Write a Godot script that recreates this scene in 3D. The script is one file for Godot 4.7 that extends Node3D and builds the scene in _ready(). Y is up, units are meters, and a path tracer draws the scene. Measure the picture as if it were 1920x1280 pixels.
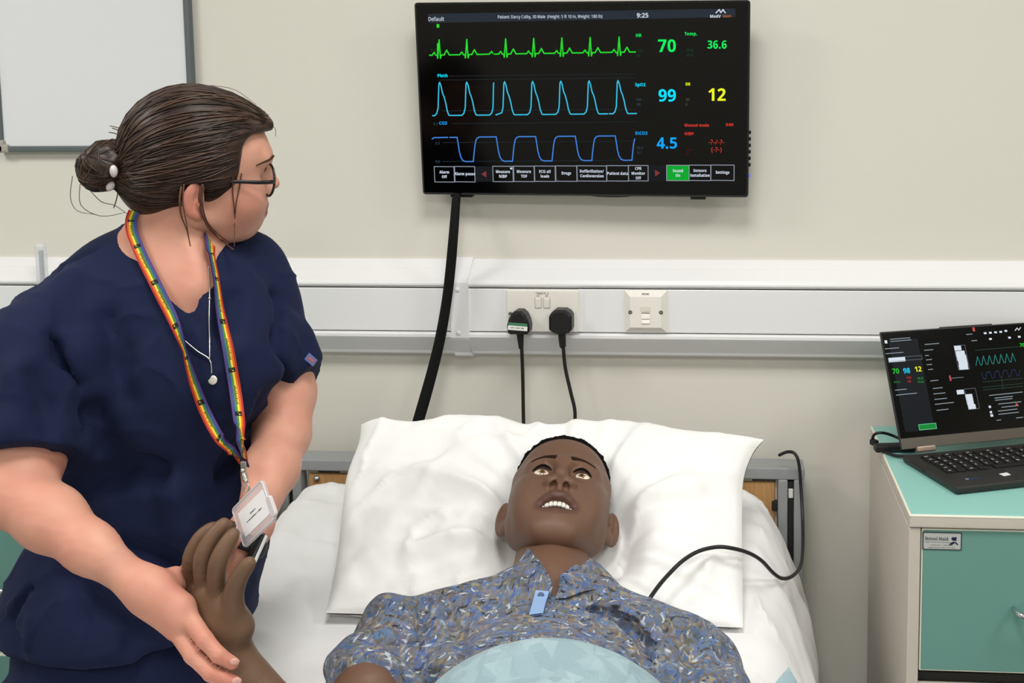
extends Node3D

# ---------------------------------------------------------------- mesh building
class MB:
	var v := PackedVector3Array()
	var t := PackedInt32Array()
	var uv := PackedVector2Array()
	var c := PackedColorArray()

	func add(p: Vector3, w := Vector2.ZERO) -> int:
		v.append(p)
		uv.append(w)
		return v.size() - 1

	func tri(i: int, j: int, k: int) -> void:
		t.append(i)
		t.append(j)
		t.append(k)

	func quad(i: int, j: int, k: int, l: int) -> void:
		tri(i, j, k)
		tri(i, k, l)

	func face(pts: Array) -> void:   # flat face, counter-clockwise from outside
		var i0 := v.size()
		for p in pts:
			add(p)
		for i in range(1, pts.size() - 1):
			tri(i0, i0 + i, i0 + i + 1)

	func append(m: MB, xf := Transform3D.IDENTITY) -> MB:
		var b := v.size()
		for p in m.v:
			v.append(xf * p)
		uv.append_array(m.uv)
		for i in m.t:
			t.append(i + b)
		if m.c.size():
			c.append_array(m.c)
		return self

	func normals() -> PackedVector3Array:
		var n := PackedVector3Array()
		n.resize(v.size())
		for i in range(0, t.size(), 3):
			var a := t[i]
			var b := t[i + 1]
			var d := t[i + 2]
			var f := (v[b] - v[a]).cross(v[d] - v[a])
			n[a] += f
			n[b] += f
			n[d] += f
		for i in n.size():
			n[i] = n[i].normalized()
		return n

	func mesh() -> ArrayMesh:
		var arr := []
		arr.resize(Mesh.ARRAY_MAX)
		arr[Mesh.ARRAY_VERTEX] = v
		arr[Mesh.ARRAY_NORMAL] = normals()
		arr[Mesh.ARRAY_TEX_UV] = uv
		if c.size() == v.size():
			arr[Mesh.ARRAY_COLOR] = c
		var r := PackedInt32Array()
		r.resize(t.size())
		for i in range(0, t.size(), 3):
			r[i] = t[i]
			r[i + 1] = t[i + 2]
			r[i + 2] = t[i + 1]
		arr[Mesh.ARRAY_INDEX] = r
		var m := ArrayMesh.new()
		m.add_surface_from_arrays(Mesh.PRIMITIVE_TRIANGLES, arr)
		return m

	func grid(nu: int, nv: int, f: Callable) -> MB:   # du x dv points outward
		var b := v.size()
		for j in nv + 1:
			for i in nu + 1:
				add(f.call(float(i) / nu, float(j) / nv), Vector2(float(i) / nu, float(j) / nv))
		for j in nv:
			for i in nu:
				var k := b + j * (nu + 1) + i
				quad(k, k + 1, k + nu + 2, k + nu + 1)
		return self

	func rbox(size: Vector3, r: float, xf := Transform3D.IDENTITY) -> MB:
		var h := size * 0.5
		r = minf(r, minf(h.x, minf(h.y, h.z)) * 0.99)
		var inner := h - Vector3(r, r, r)
		for ax in 3:
			for s in [-1.0, 1.0]:
				var u := (ax + 1) % 3
				var w := (ax + 2) % 3
				var cu := [-h[u], -h[u] + r * 0.35, -inner[u], inner[u], h[u] - r * 0.35, h[u]]
				var cw := [-h[w], -h[w] + r * 0.35, -inner[w], inner[w], h[w] - r * 0.35, h[w]]
				var b := v.size()
				for j in 6:
					for i in 6:
						var p := Vector3.ZERO
						p[ax] = h[ax] * s
						p[u] = cu[i]
						p[w] = cw[j]
						var q := p.clamp(-inner, inner)
						add(xf * (q + (p - q).normalized() * r), Vector2(p[u], p[w]))
				for j in 5:
					for i in 5:
						var k := b + j * 6 + i
						if s > 0:
							quad(k, k + 1, k + 7, k + 6)
						else:
							quad(k, k + 6, k + 7, k + 1)
		return self

	func prism(poly: Array, z0: float, z1: float, bev := 0.0, xf := Transform3D.IDENTITY, front_only := false) -> MB:   # poly counter-clockwise in XY
		var n := poly.size()
		var ins := []
		var pk := PackedVector2Array()
		for i in n:
			var p: Vector2 = poly[i]
			var e0: Vector2 = (p - poly[(i + n - 1) % n]).normalized()
			var e1: Vector2 = (poly[(i + 1) % n] - p).normalized()
			var m := Vector2(-e0.y - e1.y, e0.x + e1.x)
			var k := m.length_squared()
			ins.append(p + (m * (2.0 * bev / k) if k > 0.05 else Vector2.ZERO))
			pk.append(ins[i])
		var tr := Geometry2D.triangulate_polygon(pk)
		var b := v.size()
		for i in n:
			add(xf * Vector3(ins[i].x, ins[i].y, z1), ins[i])
		for i in range(0, tr.size(), 3):
			var ar: float = (pk[tr[i + 1]] - pk[tr[i]]).cross(pk[tr[i + 2]] - pk[tr[i]])
			if ar > 0:
				tri(b + tr[i], b + tr[i + 1], b + tr[i + 2])
			else:
				tri(b + tr[i], b + tr[i + 2], b + tr[i + 1])
		if front_only:
			return self
		for i in n:
			var j := (i + 1) % n
			var p: Vector2 = poly[i]
			var q: Vector2 = poly[j]
			if bev > 0:
				face([xf * Vector3(p.x, p.y, z1 - bev), xf * Vector3(q.x, q.y, z1 - bev), xf * Vector3(ins[j].x, ins[j].y, z1), xf * Vector3(ins[i].x, ins[i].y, z1)])
			face([xf * Vector3(p.x, p.y, z0), xf * Vector3(q.x, q.y, z0), xf * Vector3(q.x, q.y, z1 - bev), xf * Vector3(p.x, p.y, z1 - bev)])
		b = v.size()
		for i in n:
			add(xf * Vector3(poly[i].x, poly[i].y, z0))
		for i in range(0, tr.size(), 3):
			var ar: float = (pk[tr[i + 1]] - pk[tr[i]]).cross(pk[tr[i + 2]] - pk[tr[i]])
			if ar > 0:
				tri(b + tr[i], b + tr[i + 2], b + tr[i + 1])
			else:
				tri(b + tr[i], b + tr[i + 1], b + tr[i + 2])
		return self

	func tube(pts: Array, rad: Array, sides := 10, smooth := 0, flat := 1.0, side_hint := Vector3.ZERO) -> MB:   # rad: one radius, or one per point; flat squashes the section across side_hint
		var P := pts
		var R := []
		for i in pts.size():
			R.append(rad[mini(i, rad.size() - 1)])
		if smooth > 0:
			P = []
			var R2 := []
			for i in pts.size() - 1:
				var p0: Vector3 = pts[maxi(i - 1, 0)]
				var p3: Vector3 = pts[mini(i + 2, pts.size() - 1)]
				for s in smooth:
					var f := float(s) / smooth
					P.append((pts[i] as Vector3).cubic_interpolate(pts[i + 1], p0, p3, f))
					R2.append(lerpf(R[i], R[i + 1], f))
			P.append(pts[-1])
			R2.append(R[-1])
			R = R2
		var n: int = P.size()
		var b := v.size()
		var nrm := Vector3.ZERO
		for i in n:
			var tn: Vector3 = ((P[mini(i + 1, n - 1)] as Vector3) - P[maxi(i - 1, 0)]).normalized()
			if side_hint != Vector3.ZERO:
				nrm = (side_hint - tn * side_hint.dot(tn)).normalized()
			elif i == 0:
				nrm = tn.cross(Vector3.UP if absf(tn.y) < 0.9 else Vector3.RIGHT).normalized()
			else:
				nrm = (nrm - tn * nrm.dot(tn)).normalized()
			var bn := tn.cross(nrm)
			for s in sides:
				var a := TAU * s / sides
				add(P[i] + nrm * cos(a) * R[i] + bn * sin(a) * R[i] * flat, Vector2(float(s) / sides, float(i) / (n - 1)))
		for i in n - 1:
			for s in sides:
				var s2 := (s + 1) % sides
				quad(b + i * sides + s, b + i * sides + s2, b + (i + 1) * sides + s2, b + (i + 1) * sides + s)
		for e in [0, n - 1]:
			var k := add(P[e])
			for s in sides:
				var s2 := (s + 1) % sides
				if e == 0:
					tri(k, b + s2, b + s)
				else:
					tri(k, b + e * sides + s, b + e * sides + s2)
		return self

	func lathe(prof: Array, segs := 24, xf := Transform3D.IDENTITY) -> MB:   # prof: Vector2(radius, height) from bottom to top
		var b := v.size()
		for p in prof:
			for s in segs:
				var a := TAU * s / segs
				add(xf * Vector3(cos(a) * p.x, p.y, -sin(a) * p.x))
		for i in prof.size() - 1:
			for s in segs:
				var s2 := (s + 1) % segs
				quad(b + i * segs + s, b + i * segs + s2, b + (i + 1) * segs + s2, b + (i + 1) * segs + s)
		return self

	func ellipsoid(ce: Vector3, r: Vector3, nu := 20, nv := 14, bs := Basis.IDENTITY) -> MB:
		return grid(nu, nv, func(a: float, e: float) -> Vector3:
			var th := a * TAU
			var ph := (e - 0.5) * PI
			return ce + bs * Vector3(cos(th) * cos(ph) * r.x, sin(ph) * r.y, -sin(th) * cos(ph) * r.z))

	func sheet(poly: Array, th: float, dir: Vector3, steps := 3) -> MB:   # a fan of 3D points given some thickness along dir, edges rounded off
		var n := poly.size()
		var ce := Vector3.ZERO
		for p in poly:
			ce += p / n
		for side in [1.0, -1.0]:
			var b := v.size()
			for k in steps + 1:
				var f := float(k) / steps
				for p in poly:
					add((p as Vector3).lerp(ce, f) + dir * side * th * (0.5 if k > 0 else 0.0))
			for k in steps:
				for i in n:
					var j := (i + 1) % n
					var q := [b + k * n + i, b + k * n + j, b + (k + 1) * n + j, b + (k + 1) * n + i]
					if side > 0:
						quad(q[0], q[1], q[2], q[3])
					else:
						quad(q[3], q[2], q[1], q[0])
		return self

	func ribbon(pts: Array, ups: Array, w: float, th: float, u0 := 0.0, u1 := 1.0) -> MB:   # a flat strap: ups are its face normals, widths may be an array
		var n := pts.size()
		var top := []
		for i in n:
			var tn: Vector3 = ((pts[mini(i + 1, n - 1)] as Vector3) - pts[maxi(i - 1, 0)]).normalized()
			var up: Vector3 = ups[i]
			up = (up - tn * up.dot(tn)).normalized()
			var sd := up.cross(tn)
			top.append([pts[i] - sd * w * 0.5, pts[i] + sd * w * 0.5, up * th * 0.5])
		for side in [1.0, -1.0]:
			var b := v.size()
			for i in n:
				var f := lerpf(u0, u1, float(i) / (n - 1))
				add(top[i][0] + top[i][2] * side, Vector2(f, 0.02))
				add(top[i][1] + top[i][2] * side, Vector2(f, 0.98))
			for i in n - 1:
				var k := b + i * 2
				if side > 0:
					quad(k, k + 1, k + 3, k + 2)
				else:
					quad(k, k + 2, k + 3, k + 1)
		return self


# ---------------------------------------------------------------- smooth bodies: a distance field of blended shapes, meshed as surface nets
class Field:
	var ty := PackedInt32Array()     # 0 tapered capsule, 1 ellipsoid, 2 half space, 3 rounded box
	var op := PackedInt32Array()     # 0 union, 1 subtract, 2 intersect
	var kk := PackedFloat32Array()
	var A := PackedVector3Array()
	var B := PackedVector3Array()
	var r0 := PackedFloat32Array()
	var r1 := PackedFloat32Array()
	var il := PackedFloat32Array()
	var inv: Array[Basis] = []
	var lo := Vector3(1e9, 1e9, 1e9)
	var hi := Vector3(-1e9, -1e9, -1e9)

	func _p(t: int, o: int, k: float, a: Vector3, b: Vector3, ra: float, rb: float, i: float, bs: Basis) -> void:
		ty.append(t)
		op.append(o)
		kk.append(maxf(k, 1e-5))
		A.append(a)
		B.append(b)
		r0.append(ra)
		r1.append(rb)
		il.append(i)
		inv.append(bs)

	func grow(a: Vector3, r: float) -> void:
		lo = lo.min(a - Vector3(r, r, r))
		hi = hi.max(a + Vector3(r, r, r))

	func cap(a: Vector3, b: Vector3, ra: float, rb: float, k := 0.02, o := 0) -> Field:
		var d := b - a
		_p(0, o, k, a, d, ra, rb - ra, 1.0 / maxf(d.length_squared(), 1e-9), Basis.IDENTITY)
		if o == 0:
			grow(a, ra)
			grow(b, rb)
		return self

	func chain(pts: Array, rs: Array, k := 0.01, o := 0) -> Field:
		for i in pts.size() - 1:
			cap(pts[i], pts[i + 1], rs[mini(i, rs.size() - 1)], rs[mini(i + 1, rs.size() - 1)], k, o)
		return self

	func ell(ce: Vector3, r: Vector3, k := 0.02, o := 0, bs := Basis.IDENTITY) -> Field:
		_p(1, o, k, ce, Vector3(1 / r.x, 1 / r.y, 1 / r.z), 0, 0, 0, bs.inverse())
		if o == 0:
			grow(ce, maxf(r.x, maxf(r.y, r.z)))
		return self

	func half(n: Vector3, at: Vector3, k := 0.005, o := 1) -> Field:   # the half space in front of the plane (along n)
		n = n.normalized()
		_p(2, o, k, n, Vector3.ZERO, n.dot(at), 0, 0, Basis.IDENTITY)
		return self

	func box(ce: Vector3, h: Vector3, r: float, k := 0.01, o := 0, bs := Basis.IDENTITY) -> Field:
		_p(3, o, k, ce, h - Vector3(r, r, r), r, 0, 0, bs.inverse())
		if o == 0:
			grow(ce, h.length())
		return self

	func prim(i: int, p: Vector3) -> float:
		match ty[i]:
			0:
				var pa := p - A[i]
				var h := clampf(pa.dot(B[i]) * il[i], 0.0, 1.0)
				return (pa - B[i] * h).length() - r0[i] - r1[i] * h
			1:
				var q := (inv[i] * (p - A[i])) * B[i]
				var k0 := q.length()
				var k1 := (q * B[i]).length()
				return k0 * (k0 - 1.0) / maxf(k1, 1e-6)
			2:
				return r0[i] - A[i].dot(p)
			_:
				var q := (inv[i] * (p - A[i])).abs() - B[i]
				return q.max(Vector3.ZERO).length() + minf(maxf(q.x, maxf(q.y, q.z)), 0.0) - r0[i]

	func ev(p: Vector3) -> float:
		var d := 1e3
		for i in ty.size():
			var e := prim(i, p)
			var k := kk[i]
			if op[i] == 0:
				var q := maxf(k - absf(d - e), 0.0)
				d = minf(d, e) - q * q / (4.0 * k)
			else:
				if op[i] == 1:
					e = -e
				var q := maxf(k - absf(d - e), 0.0)
				d = maxf(d, e) + q * q / (4.0 * k)
		return d

	func drop(p: Vector3, eye: Vector3, gap: float) -> Vector3:   # slide a point along the line from eye until it lies on the surface
		var dir := (p - eye).normalized()
		var q := p - dir * 0.25
		for i in 60:
			var d := ev(q) - gap
			if d < 0.0004:
				break
			q += dir * minf(d * 0.8, 0.03)
			if (q - p).dot(dir) > 0.3:
				return p
		return q

	func grad(p: Vector3) -> Vector3:
		var e := 0.002
		return Vector3(ev(p + Vector3(e, 0, 0)) - ev(p - Vector3(e, 0, 0)), ev(p + Vector3(0, e, 0)) - ev(p - Vector3(0, e, 0)), ev(p + Vector3(0, 0, e)) - ev(p - Vector3(0, 0, e))).normalized()

	func mesh(cell: float) -> MB:
		var m := MB.new()
		var o := lo - Vector3(cell, cell, cell) * 3.0
		var ext := hi - lo + Vector3(cell, cell, cell) * 6.0
		var nb := Vector3i(ceili(ext.x / cell / 8.0), ceili(ext.y / cell / 8.0), ceili(ext.z / cell / 8.0))
		var nx := nb.x * 8 + 1
		var ny := nb.y * 8 + 1
		var nz := nb.z * 8 + 1
		var g := PackedFloat32Array()
		g.resize(nx * ny * nz)
		g.fill(1e3)
		var vi := PackedInt32Array()
		vi.resize(nx * ny * nz)
		vi.fill(-1)
		var R := cell * 8.0 * 0.5 * 1.7321
		var act: Array[Vector3i] = []
		var loc := PackedFloat32Array()
		loc.resize(729)
		var sy := nx
		var sz := nx * ny
		for bz in nb.z:
			for by in nb.y:
				for bx in nb.x:
					var c := o + Vector3(bx * 8 + 4, by * 8 + 4, bz * 8 + 4) * cell
					if absf(ev(c)) > R * 1.5 + 0.004:
						continue
					act.append(Vector3i(bx, by, bz))
					var base := bx * 8 + by * 8 * sy + bz * 8 * sz
					loc.fill(1e3)
					var p0 := o + Vector3(bx * 8, by * 8, bz * 8) * cell
					for i in ty.size():
						var t := ty[i]
						var k := kk[i]
						var w := op[i]
						var dc := prim(i, c)
						if w == 2:
							if -dc > R + k + cell:
								continue
						elif dc > R * 1.15 + k + cell * 2.0:
							continue
						var a := A[i]
						var b := B[i]
						var ra := r0[i]
						var rb := r1[i]
						var l := il[i]
						var bs := inv[i]
						var k4 := 0.25 / k
						for z in 9:
							for y in 9:
								var n := y * 9 + z * 81
								var p := p0 + Vector3(0, y * cell, z * cell)
								for x in 9:
									var d: float
									if t == 0:
										var pa := p - a
										var h := clampf(pa.dot(b) * l, 0.0, 1.0)
										d = (pa - b * h).length() - ra - rb * h
									elif t == 1:
										var q := (bs * (p - a)) * b
										var k0 := q.length()
										d = k0 * (k0 - 1.0) / maxf((q * b).length(), 1e-6)
									elif t == 2:
										d = ra - a.dot(p)
									else:
										var q := (bs * (p - a)).abs() - b
										d = q.max(Vector3.ZERO).length() + minf(maxf(q.x, maxf(q.y, q.z)), 0.0) - ra
									var old := loc[n]
									if w == 0:
										var q := k - absf(old - d)
										d = minf(old, d)
										if q > 0:
											d -= q * q * k4
									else:
										if w == 1:
											d = -d
										var q := k - absf(old - d)
										d = maxf(old, d)
										if q > 0:
											d += q * q * k4
									loc[n] = d
									n += 1
									p.x += cell
					var m9 := 0
					for z in 9:
						for y in 9:
							var n := base + y * sy + z * sz
							for x in 9:
								g[n + x] = loc[m9]
								m9 += 1
		for bk in act:
			for z in 8:
				for y in 8:
					var n := bk.x * 8 + (bk.y * 8 + y) * sy + (bk.z * 8 + z) * sz
					for x in 8:
						var v0 := g[n]
						var v1 := g[n + 1]
						var v2 := g[n + sy]
						var v3 := g[n + sy + 1]
						var v4 := g[n + sz]
						var v5 := g[n + sz + 1]
						var v6 := g[n + sz + sy]
						var v7 := g[n + sz + sy + 1]
						var cnt := int(v0 < 0) + int(v1 < 0) + int(v2 < 0) + int(v3 < 0) + int(v4 < 0) + int(v5 < 0) + int(v6 < 0) + int(v7 < 0)
						if cnt > 0 and cnt < 8:
							var s := Vector3.ZERO
							var q := 0
							if (v0 < 0) != (v1 < 0): s += Vector3(v0 / (v0 - v1), 0, 0); q += 1
							if (v2 < 0) != (v3 < 0): s += Vector3(v2 / (v2 - v3), 1, 0); q += 1
							if (v4 < 0) != (v5 < 0): s += Vector3(v4 / (v4 - v5), 0, 1); q += 1
							if (v6 < 0) != (v7 < 0): s += Vector3(v6 / (v6 - v7), 1, 1); q += 1
							if (v0 < 0) != (v2 < 0): s += Vector3(0, v0 / (v0 - v2), 0); q += 1
							if (v1 < 0) != (v3 < 0): s += Vector3(1, v1 / (v1 - v3), 0); q += 1
							if (v4 < 0) != (v6 < 0): s += Vector3(0, v4 / (v4 - v6), 1); q += 1
							if (v5 < 0) != (v7 < 0): s += Vector3(1, v5 / (v5 - v7), 1); q += 1
							if (v0 < 0) != (v4 < 0): s += Vector3(0, 0, v0 / (v0 - v4)); q += 1
							if (v1 < 0) != (v5 < 0): s += Vector3(1, 0, v1 / (v1 - v5)); q += 1
							if (v2 < 0) != (v6 < 0): s += Vector3(0, 1, v2 / (v2 - v6)); q += 1
							if (v3 < 0) != (v7 < 0): s += Vector3(1, 1, v3 / (v3 - v7)); q += 1
							var p := o + (Vector3(bk.x * 8 + x, bk.y * 8 + y, bk.z * 8 + z) + s / q) * cell
							vi[n] = m.add(p)
						n += 1
		for bk in act:
			for z in 8:
				for y in 8:
					var n := bk.x * 8 + (bk.y * 8 + y) * sy + (bk.z * 8 + z) * sz
					for x in 8:
						if vi[n] >= 0 and n > sz + sy:
							var s0 := g[n] < 0
							if s0 != (g[n + 1] < 0):
								q4(m, vi[n], vi[n - sy], vi[n - sy - sz], vi[n - sz], s0)
							if s0 != (g[n + sy] < 0):
								q4(m, vi[n], vi[n - sz], vi[n - sz - 1], vi[n - 1], s0)
							if s0 != (g[n + sz] < 0):
								q4(m, vi[n], vi[n - 1], vi[n - 1 - sy], vi[n - sy], s0)
						n += 1
		return m

	func q4(m: MB, a: int, b: int, c: int, d: int, s: bool) -> void:
		if a < 0 or b < 0 or c < 0 or d < 0:
			return
		if s:
			m.quad(a, b, c, d)
		else:
			m.quad(a, d, c, b)



# ---------------------------------------------------------------- naming and materials
var taken := {}

func numbered(called: String) -> String:
	taken[called] = taken.get(called, -1) + 1
	return called if taken[called] == 0 else "%s_%03d" % [called, taken[called]]

func tag(o: Node3D, label: String, category: String, group := "") -> Node3D:
	o.set_meta("label", label)
	o.set_meta("category", category)
	if group:
		o.set_meta("group", group)
	return o

func thing(called: String, label: String, category: String, at := Vector3.ZERO, bs := Basis.IDENTITY, group := "") -> Node3D:
	var o := Node3D.new()
	o.name = numbered(called)
	add_child(o)
	o.transform = Transform3D(bs, at)
	return tag(o, label, category, group)

func put(called: String, m, mt: Material, parent: Node = self, at := Transform3D.IDENTITY) -> MeshInstance3D:
	var o := MeshInstance3D.new()
	o.name = numbered(called) if parent == self else called
	o.mesh = m.mesh() if m is MB else m
	o.material_override = mt
	o.transform = at
	parent.add_child(o, true)
	return o

func struct(called: String, m, mt: Material) -> MeshInstance3D:
	var o := put(called, m, mt)
	o.set_meta("kind", "structure")
	return o

func mat(col: Color, rough := 0.6, spec := 0.5, metal := 0.0) -> StandardMaterial3D:
	var m := StandardMaterial3D.new()
	m.albedo_color = col
	m.roughness = rough
	m.metallic_specular = spec
	m.metallic = metal
	m.cull_mode = BaseMaterial3D.CULL_DISABLED
	return m

func glow(col: Color, e := 1.0) -> StandardMaterial3D:
	var m := mat(Color(0.01, 0.01, 0.01), 0.4, 0.2)
	m.emission_enabled = true
	m.emission = col
	m.emission_energy_multiplier = e
	return m

func rgb8(r: int, g: int, b: int) -> Color:
	return Color(r / 255.0, g / 255.0, b / 255.0)

func noise_tex(freq: float, seed_: int, ramp: Array, size := 256, octaves := 4) -> NoiseTexture2D:
	var n := FastNoiseLite.new()
	n.seed = seed_
	n.frequency = freq
	n.fractal_octaves = octaves
	var t := NoiseTexture2D.new()
	t.width = size
	t.height = size
	t.seamless = true
	t.noise = n
	if ramp.size():
		var g := Gradient.new()
		g.offsets = PackedFloat32Array([0.0, 1.0])
		g.colors = PackedColorArray([ramp[0], ramp[1]])
		t.color_ramp = g
	return t

func tri(m: StandardMaterial3D, scale: Vector3) -> StandardMaterial3D:
	m.uv1_triplanar = true
	m.uv1_scale = scale
	return m

func relief(m: StandardMaterial3D, t: Texture2D, cm: float) -> StandardMaterial3D:
	m.heightmap_enabled = true
	m.heightmap_texture = t
	m.heightmap_scale = cm
	return m

func font(bold := true, family := "Droid Sans") -> SystemFont:
	var f := SystemFont.new()
	f.font_names = PackedStringArray([family])
	f.font_weight = 700 if bold else 400
	return f

# lettering of a given cap height, centred on (or starting at) a point of a local XY plane
func letters(st: SurfaceTool, s: String, at: Vector2, h: float, z: float, bold := true, align := 0, squeeze := 1.0, turn := 0.0, family := "Droid Sans") -> void:
	var tm := TextMesh.new()
	tm.text = s
	tm.font = font(bold, family)
	tm.font_size = 48
	tm.pixel_size = h / 35.0
	tm.depth = 0.0004
	tm.curve_step = 2.0
	var ab := tm.get_aabb()
	var c := ab.position + ab.size * 0.5
	var off := Vector3(-c.x, -c.y, 0)
	if align < 0:
		off.x = -ab.position.x
	var xf := Transform3D(Basis(Vector3(0, 0, 1), turn).scaled_local(Vector3(squeeze, 1, 1)), Vector3(at.x, at.y, z))
	st.append_from(tm, 0, xf * Transform3D(Basis.IDENTITY, off))

func lettering() -> SurfaceTool:
	var st := SurfaceTool.new()
	st.begin(Mesh.PRIMITIVE_TRIANGLES)
	return st

# one line of lettering as a part of its own
func words(o: Node, mt: Material, s: String, at: Vector2, h: float, z: float, bold := true, align := 0, squeeze := 1.0) -> void:
	var st := lettering()
	letters(st, s, at, h, z, bold, align, squeeze)
	put("lettering", st.commit(), mt, o)

# a line of print too small to read, as the short marks that it shows as
func print_line(x0: float, x1: float, y: float, h: float, z: float) -> MB:
	var m := MB.new()
	var rg := RandomNumberGenerator.new()
	rg.seed = int(absf(y) * 1e5) + 3
	var x := x0
	while x < x1:
		var w := h * rg.randf_range(0.3, 0.55)
		var up := h * rg.randf_range(0.6, 1.0)
		if rg.randf() > 0.14:
			m.rbox(Vector3(w, up, 0.0003), 0.0001, xf(Vector3(x, y + (up - h) * 0.5, z)))
		x += h * 0.62
	return m

func stroke(m: MB, pts: Array, w: float, z: float) -> void:   # a raised line of constant width in a local XY plane
	for i in pts.size() - 1:
		var a: Vector2 = pts[i]
		var b: Vector2 = pts[i + 1]
		var d := (b - a).normalized() * w * 0.5
		var n := Vector2(-d.y, d.x)
		a -= d * 0.7
		b += d * 0.7
		m.face([Vector3(a.x - n.x, a.y - n.y, z), Vector3(b.x - n.x, b.y - n.y, z), Vector3(b.x + n.x, b.y + n.y, z), Vector3(a.x + n.x, a.y + n.y, z)])

func rect(m: MB, a: Vector2, b: Vector2, z: float) -> void:
	var lo := a.min(b)
	var hi := a.max(b)
	m.face([Vector3(lo.x, lo.y, z), Vector3(hi.x, lo.y, z), Vector3(hi.x, hi.y, z), Vector3(lo.x, hi.y, z)])

func outline(m: MB, a: Vector2, b: Vector2, w: float, z: float) -> void:
	var lo := a.min(b)
	var hi := a.max(b)
	stroke(m, [lo, Vector2(hi.x, lo.y)], w, z)
	stroke(m, [Vector2(hi.x, lo.y), hi], w, z)
	stroke(m, [hi, Vector2(lo.x, hi.y)], w, z)
	stroke(m, [Vector2(lo.x, hi.y), lo], w, z)

func rrect(w: float, h: float, r: float, n := 4) -> Array:
	var p := []
	for q in 4:
		var c := Vector2([1, -1, -1, 1][q] * (w / 2 - r), [1, 1, -1, -1][q] * (h / 2 - r))
		for i in n + 1:
			var a := (q + float(i) / n) * PI / 2
			p.append(c + Vector2(cos(a), sin(a)) * r)
	return p

func xf(at: Vector3, bs := Basis.IDENTITY) -> Transform3D:
	return Transform3D(bs, at)

func displace(m: MB, f: Callable) -> MB:
	var n := m.normals()
	for i in m.v.size():
		m.v[i] += n[i] * (f.call(m.v[i], n[i]) as float)
	return m

func paint(m: MB, f: Callable) -> MB:
	var n := m.normals()
	m.c.resize(m.v.size())
	for i in m.v.size():
		m.c[i] = f.call(m.v[i], n[i])
	return m

func lin(r: int, g: int, b: int) -> Color:
	return rgb8(r, g, b).srgb_to_linear()

const EYE := Vector3(0.4448, 1.4688, 2.1893)



# ---------------------------------------------------------------- the scene
func _ready() -> void:
	var cam := Camera3D.new()
	cam.name = "camera"
	add_child(cam)
	cam.transform = Transform3D(Basis(Vector3(0.9971, -0.0063, -0.0764), Vector3(-0.0015, 0.9948, -0.1017), Vector3(0.0766, 0.1015, 0.9919)), EYE)
	cam.set_frustum(0.05 * 1280.0 / 2062.2, Vector2((960.0 - 1212.3) / 2062.2 * 0.05, (419.4 - 640.0) / 2062.2 * 0.05), 0.05, 50.0)
	cam.current = true
	var we := WorldEnvironment.new()
	we.name = "environment"
	var env := Environment.new()
	env.background_mode = Environment.BG_COLOR
	env.background_color = Color(0.35, 0.37, 0.4)
	env.tonemap_mode = Environment.TONE_MAPPER_LINEAR
	env.tonemap_exposure = 1.0
	env.sdfgi_enabled = true
	env.ssao_enabled = true
	env.ssil_enabled = true
	we.environment = env
	add_child(we)
	ceiling_lights()
	room()
	trunking()
	whiteboard()
	sockets()
	monitor()
	bed()
	cabinets()
	laptop()
	manikin()
	nurse()

const LAMPS := [Vector3(-1.5, 2.6, 1.25), Vector3(0.3, 2.6, 1.25), Vector3(2.1, 2.6, 1.25), Vector3(-1.5, 2.6, 3.3), Vector3(0.3, 2.6, 3.3), Vector3(2.1, 2.6, 3.3)]
const LAMP_ENERGY := 1.85

func ceiling_lights() -> void:
	var frame := mat(Color(0.9, 0.9, 0.9), 0.4)
	var panel := glow(Color(1.0, 0.98, 0.95), 1.4)
	for p: Vector3 in LAMPS:
		var o := thing("ceiling_light", "square white ceiling light panel set flush in the ceiling", "ceiling light", p, Basis.IDENTITY, "ceiling light panels")
		var f := MB.new()
		for s in [-1, 1]:
			f.rbox(Vector3(0.62, 0.03, 0.025), 0.004, xf(Vector3(0, -0.014, s * 0.2975)))
			f.rbox(Vector3(0.025, 0.03, 0.57), 0.004, xf(Vector3(s * 0.2975, -0.014, 0)))
		put("frame", f, frame, o)
		put("diffuser", MB.new().rbox(Vector3(0.57, 0.008, 0.57), 0.003, xf(Vector3(0, -0.006, 0))), panel, o)
		var l := AreaLight3D.new()
		l.name = "lamp"
		l.area_size = Vector2(0.56, 0.56)
		l.light_color = Color(1.0, 0.992, 0.978)
		l.light_energy = LAMP_ENERGY
		l.shadow_enabled = true
		l.set("area_range", 12.0)
		l.set("area_attenuation", 2.0)
		l.transform = Transform3D(Basis(Vector3.RIGHT, -PI / 2), Vector3(0, -0.02, 0))
		o.add_child(l, true)

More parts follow.
